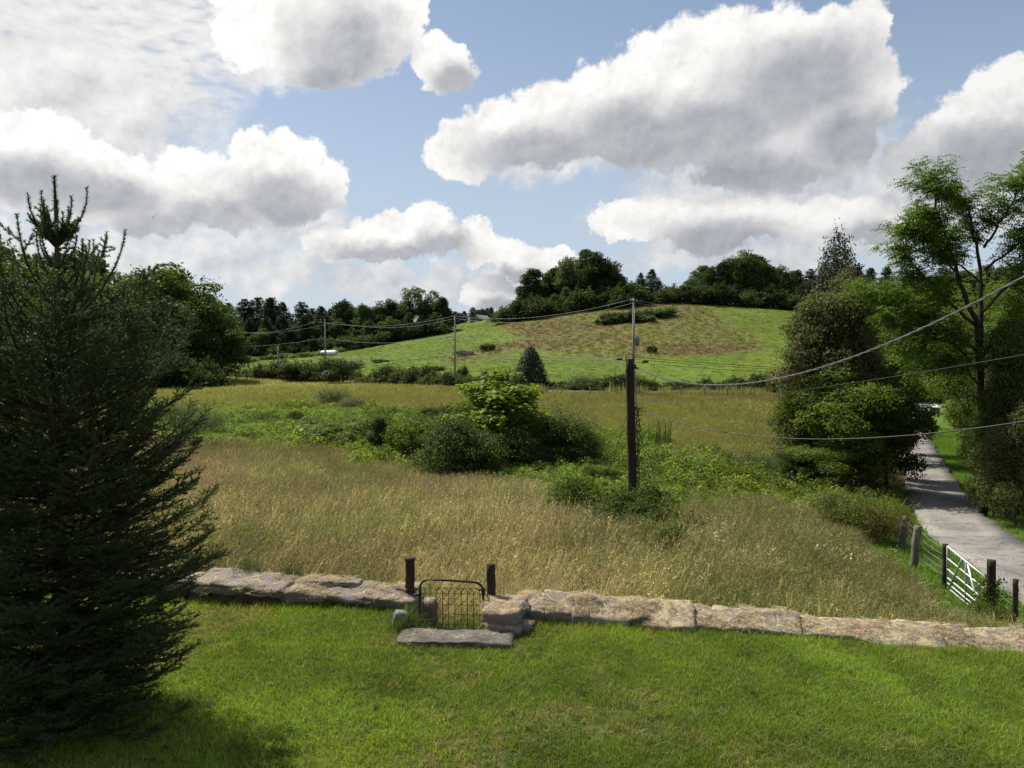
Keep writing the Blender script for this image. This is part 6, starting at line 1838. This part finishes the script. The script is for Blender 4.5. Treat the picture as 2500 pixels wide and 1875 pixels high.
# dry clippings lying on the stones and pale flowers in the grass
def details():
    rng = np.random.default_rng(31)
    sm = tint_mat('dry_clippings', 0.2, 0.8, 0.1, 0.6, (1, 1, 0.8))
    ms = []
    for i in range(6):
        mb = MB()
        for k in range(26):
            p = rng.normal(size=3) * np.array([0.06, 0.06, 0.006]); a = rng.random() * 6.28; l = rng.uniform(0.04, 0.13); dv = np.array([math.cos(a), math.sin(a), rng.normal() * 0.15]); sd = np.array([-dv[1], dv[0], 0]) * 0.003
            q = p + dv * l * 0.5 + [0, 0, 0.012]; e = p + dv * l
            mb.add([p - sd, p + sd, q + sd, q - sd], [[0, 1, 2, 3]]); mb.add([q - sd, q + sd, e], [[0, 1, 2]])
        ms.append(mb.mesh('clipping'))
    coll = mk('clipping', ms, sm)
    bpy.context.view_layer.update()
    P = []
    for o in [x for x in bpy.data.objects if x.name.startswith('stone') and x.type == 'MESH' and x.parent and x.parent.name.startswith('stone_wall')] + [bpy.data.objects['stone_step']]:
        me = o.data; n = len(me.polygons)
        c = np.empty(n * 3); nr = np.empty(n * 3); me.polygons.foreach_get('center', c); me.polygons.foreach_get('normal', nr)
        c = c.reshape(-1, 3); nr = nr.reshape(-1, 3)
        Mw = np.array(o.matrix_world)
        c = c @ Mw[:3, :3].T + Mw[:3, 3]
        k = (nr[:, 2] > 0.6) & (fbm(c[:, 0] * 3, c[:, 1] * 3, 1.0) > (0.52 if o.name != 'stone_step' else 0.66))
        if c[:, 2].max() < 0.08 and o.name != 'stone_step': continue
        P.append(c[k])
    P = np.concatenate(P); P = np.repeat(P, 1, 0) + rng.normal(size=(len(P), 3)) * [0.05, 0.05, 0.0] + [0, 0, 0.008]
    t = np.array([0.56, 0.45, 0.28]) * rng.uniform(0.6, 1.25, (len(P), 1))
    scatter('dry_clippings', coll, P, t, rng, 0.45, 0.85, 0.10, 'dry straw clippings lying in drifts on the wall stones', 'clippings', bright=1.0)
    fm = tint_mat('petals', 0.3, 0.6, 0.2, 0.2, (1, 1, 0.9))
    ms = []
    for i in range(3):
        C = rng.normal(size=(12, 3)) * [0.10, 0.10, 0.06] + [0, 0, 0.95]
        V, F = leaves(rng, C, np.tile([0, 0, 1.0], (12, 1)), 0.05, 0.9); ms.append(np_mesh('flower', V, F))
    fc = mk('flower', ms, fm)
    pts = []
    for px, py, sx, sy, n in [(1850, 1003, 45, 8, 70), (2105, 1405, 18, 8, 5), (1755, 1375, 25, 12, 5), (2060, 1420, 40, 15, 5), (1560, 1050, 120, 30, 26), (1750, 1040, 120, 20, 30)]:
        for k in range(n): pts.append(hit(px + rng.normal() * sx, py + 8 + rng.normal() * sy))
    pts = np.array(pts); sc_ = np.where(pts[:, 1] > 40, 0.8, 0.8)
    scatter('meadow_flowers', fc, pts, np.tile([0.62, 0.58, 0.30], (len(pts), 1)), rng, 0.6, 1.0, 0.1, 'scattered pale flower heads in the meadow', 'flowers', bright=1.0)
details()

def gateway_grass():
    rng = np.random.default_rng(12)
    n = 90
    X = rng.uniform(-1.85, -0.45, n); Y = rng.uniform(12.75, 13.75, n)
    X = np.r_[X, rng.normal(-1.72, 0.14, 40)]; Y = np.r_[Y, rng.uniform(12.7, 13.3, 40)]
    Z = lawn_z(X, Y)
    c = np.array([0.060, 0.085, 0.026]) * rng.uniform(0.5, 1.3, (len(X), 1)); dry = rng.random(len(X)) < 0.12; c[dry] = [0.24, 0.20, 0.11]
    scatter('gateway_grass', GREENT, np.stack([X, Y, Z], 1), c, rng, 0.35, 0.75, 0.3, 'rank dark grass in the sunk gateway below the wire gate', 'grass')
gateway_grass()

# things that stand in a row are told apart by counting from something at one end
NTH = ['first', 'second', 'third', 'fourth', 'fifth', 'sixth', 'seventh', 'eighth', 'ninth', 'tenth', 'eleventh', 'twelfth', 'thirteenth', 'fourteenth', 'fifteenth', 'sixteenth', 'seventeenth', 'eighteenth', 'nineteenth', 'twentieth'] + ['twenty-' + q for q in ('first', 'second', 'third', 'fourth', 'fifth', 'sixth', 'seventh', 'eighth', 'ninth')]
def number_row(group, phrase, rev=False):
    L = [o for o in COL.objects if o.parent is None and o.get('group') == group and not o['label'].startswith('the tallest')]
    L.sort(key=lambda o: o.location.x / max(o.location.y, 1.0), reverse=rev)
    for i, o in enumerate(L):
        if i < len(NTH): o['label'] = phrase.replace('#', NTH[i])
number_row('tall shrubs of the hedgerow', 'tall tangled hedgerow shrub, # from the road sign toward the cedar')
number_row('vine-covered hedgerow shrubs', 'vine-covered low hedgerow shrub, # from the cedar toward the road sign', True)
number_row('clipped-looking hedgerow shrubs', 'dark low hedgerow shrub behind the wire fence, # from the cedar')
number_row('clumps edging the pasture', 'rounded pale clump edging the pasture, # from the bright round tree')
number_row('fence posts along the lane', 'grey fence post along the lane, # from the old pole side')
number_row('wood left of the hill summit', 'dark broadleaf tree of the hilltop wood beside the house, # from the house')
number_row('wood right of the hill summit', 'dark broadleaf tree of the long hilltop wood, # from the gap with pines')
number_row('pines beyond the pasture', 'dark pine beyond the pasture bales, # from the bright round tree')
number_row('leafy trees among the pasture pines', 'leafy tree among the pasture pines, # from the bright round tree')
number_row('clump beside the house', 'dark tree of the leafy clump beyond the bales, # from the pines')
number_row('pines behind the house', 'small distant pine behind the house, # from the leafy clump')
number_row('pines at the end of the hilltop wood', 'pine at the end of the long hilltop wood, # from its broadleaf trees')
number_row('hilltop trees behind the locusts', 'hilltop tree glimpsed behind the locusts, # from the old spruce')
number_row('wood behind the spruce', 'broadleaf tree of the wood behind the big spruce, # from the bright round tree', True)
number_row('taller trees above the left wood', 'taller dark tree above the wood behind the spruce, # from the meadow end', True)
number_row('hedgerow shrubs beyond the drive', 'lane-side shrub glimpsed behind the driveway trees, # from the drive')
number_row('undergrowth of the wood left of the summit', 'dark shrub edging the hilltop wood beside the house, # from the house')
number_row('undergrowth of the wood right of the summit', 'dark shrub edging the long hilltop wood, # from the gap with pines')
number_row('undergrowth of the hilltop behind the driveway', 'dark shrub below the hilltop pines and locusts, # from the long wood')
number_row('undergrowth of the wood behind the spruce', 'dark shrub at the foot of the wood behind the spruce, # from the meadow end', True)
number_row('undergrowth below the pasture pines', 'dark shrub under the pasture pines, # from the bright round tree')
number_row('undergrowth of the clump by the house', 'dark shrub under the leafy clump, # from the pasture pines')
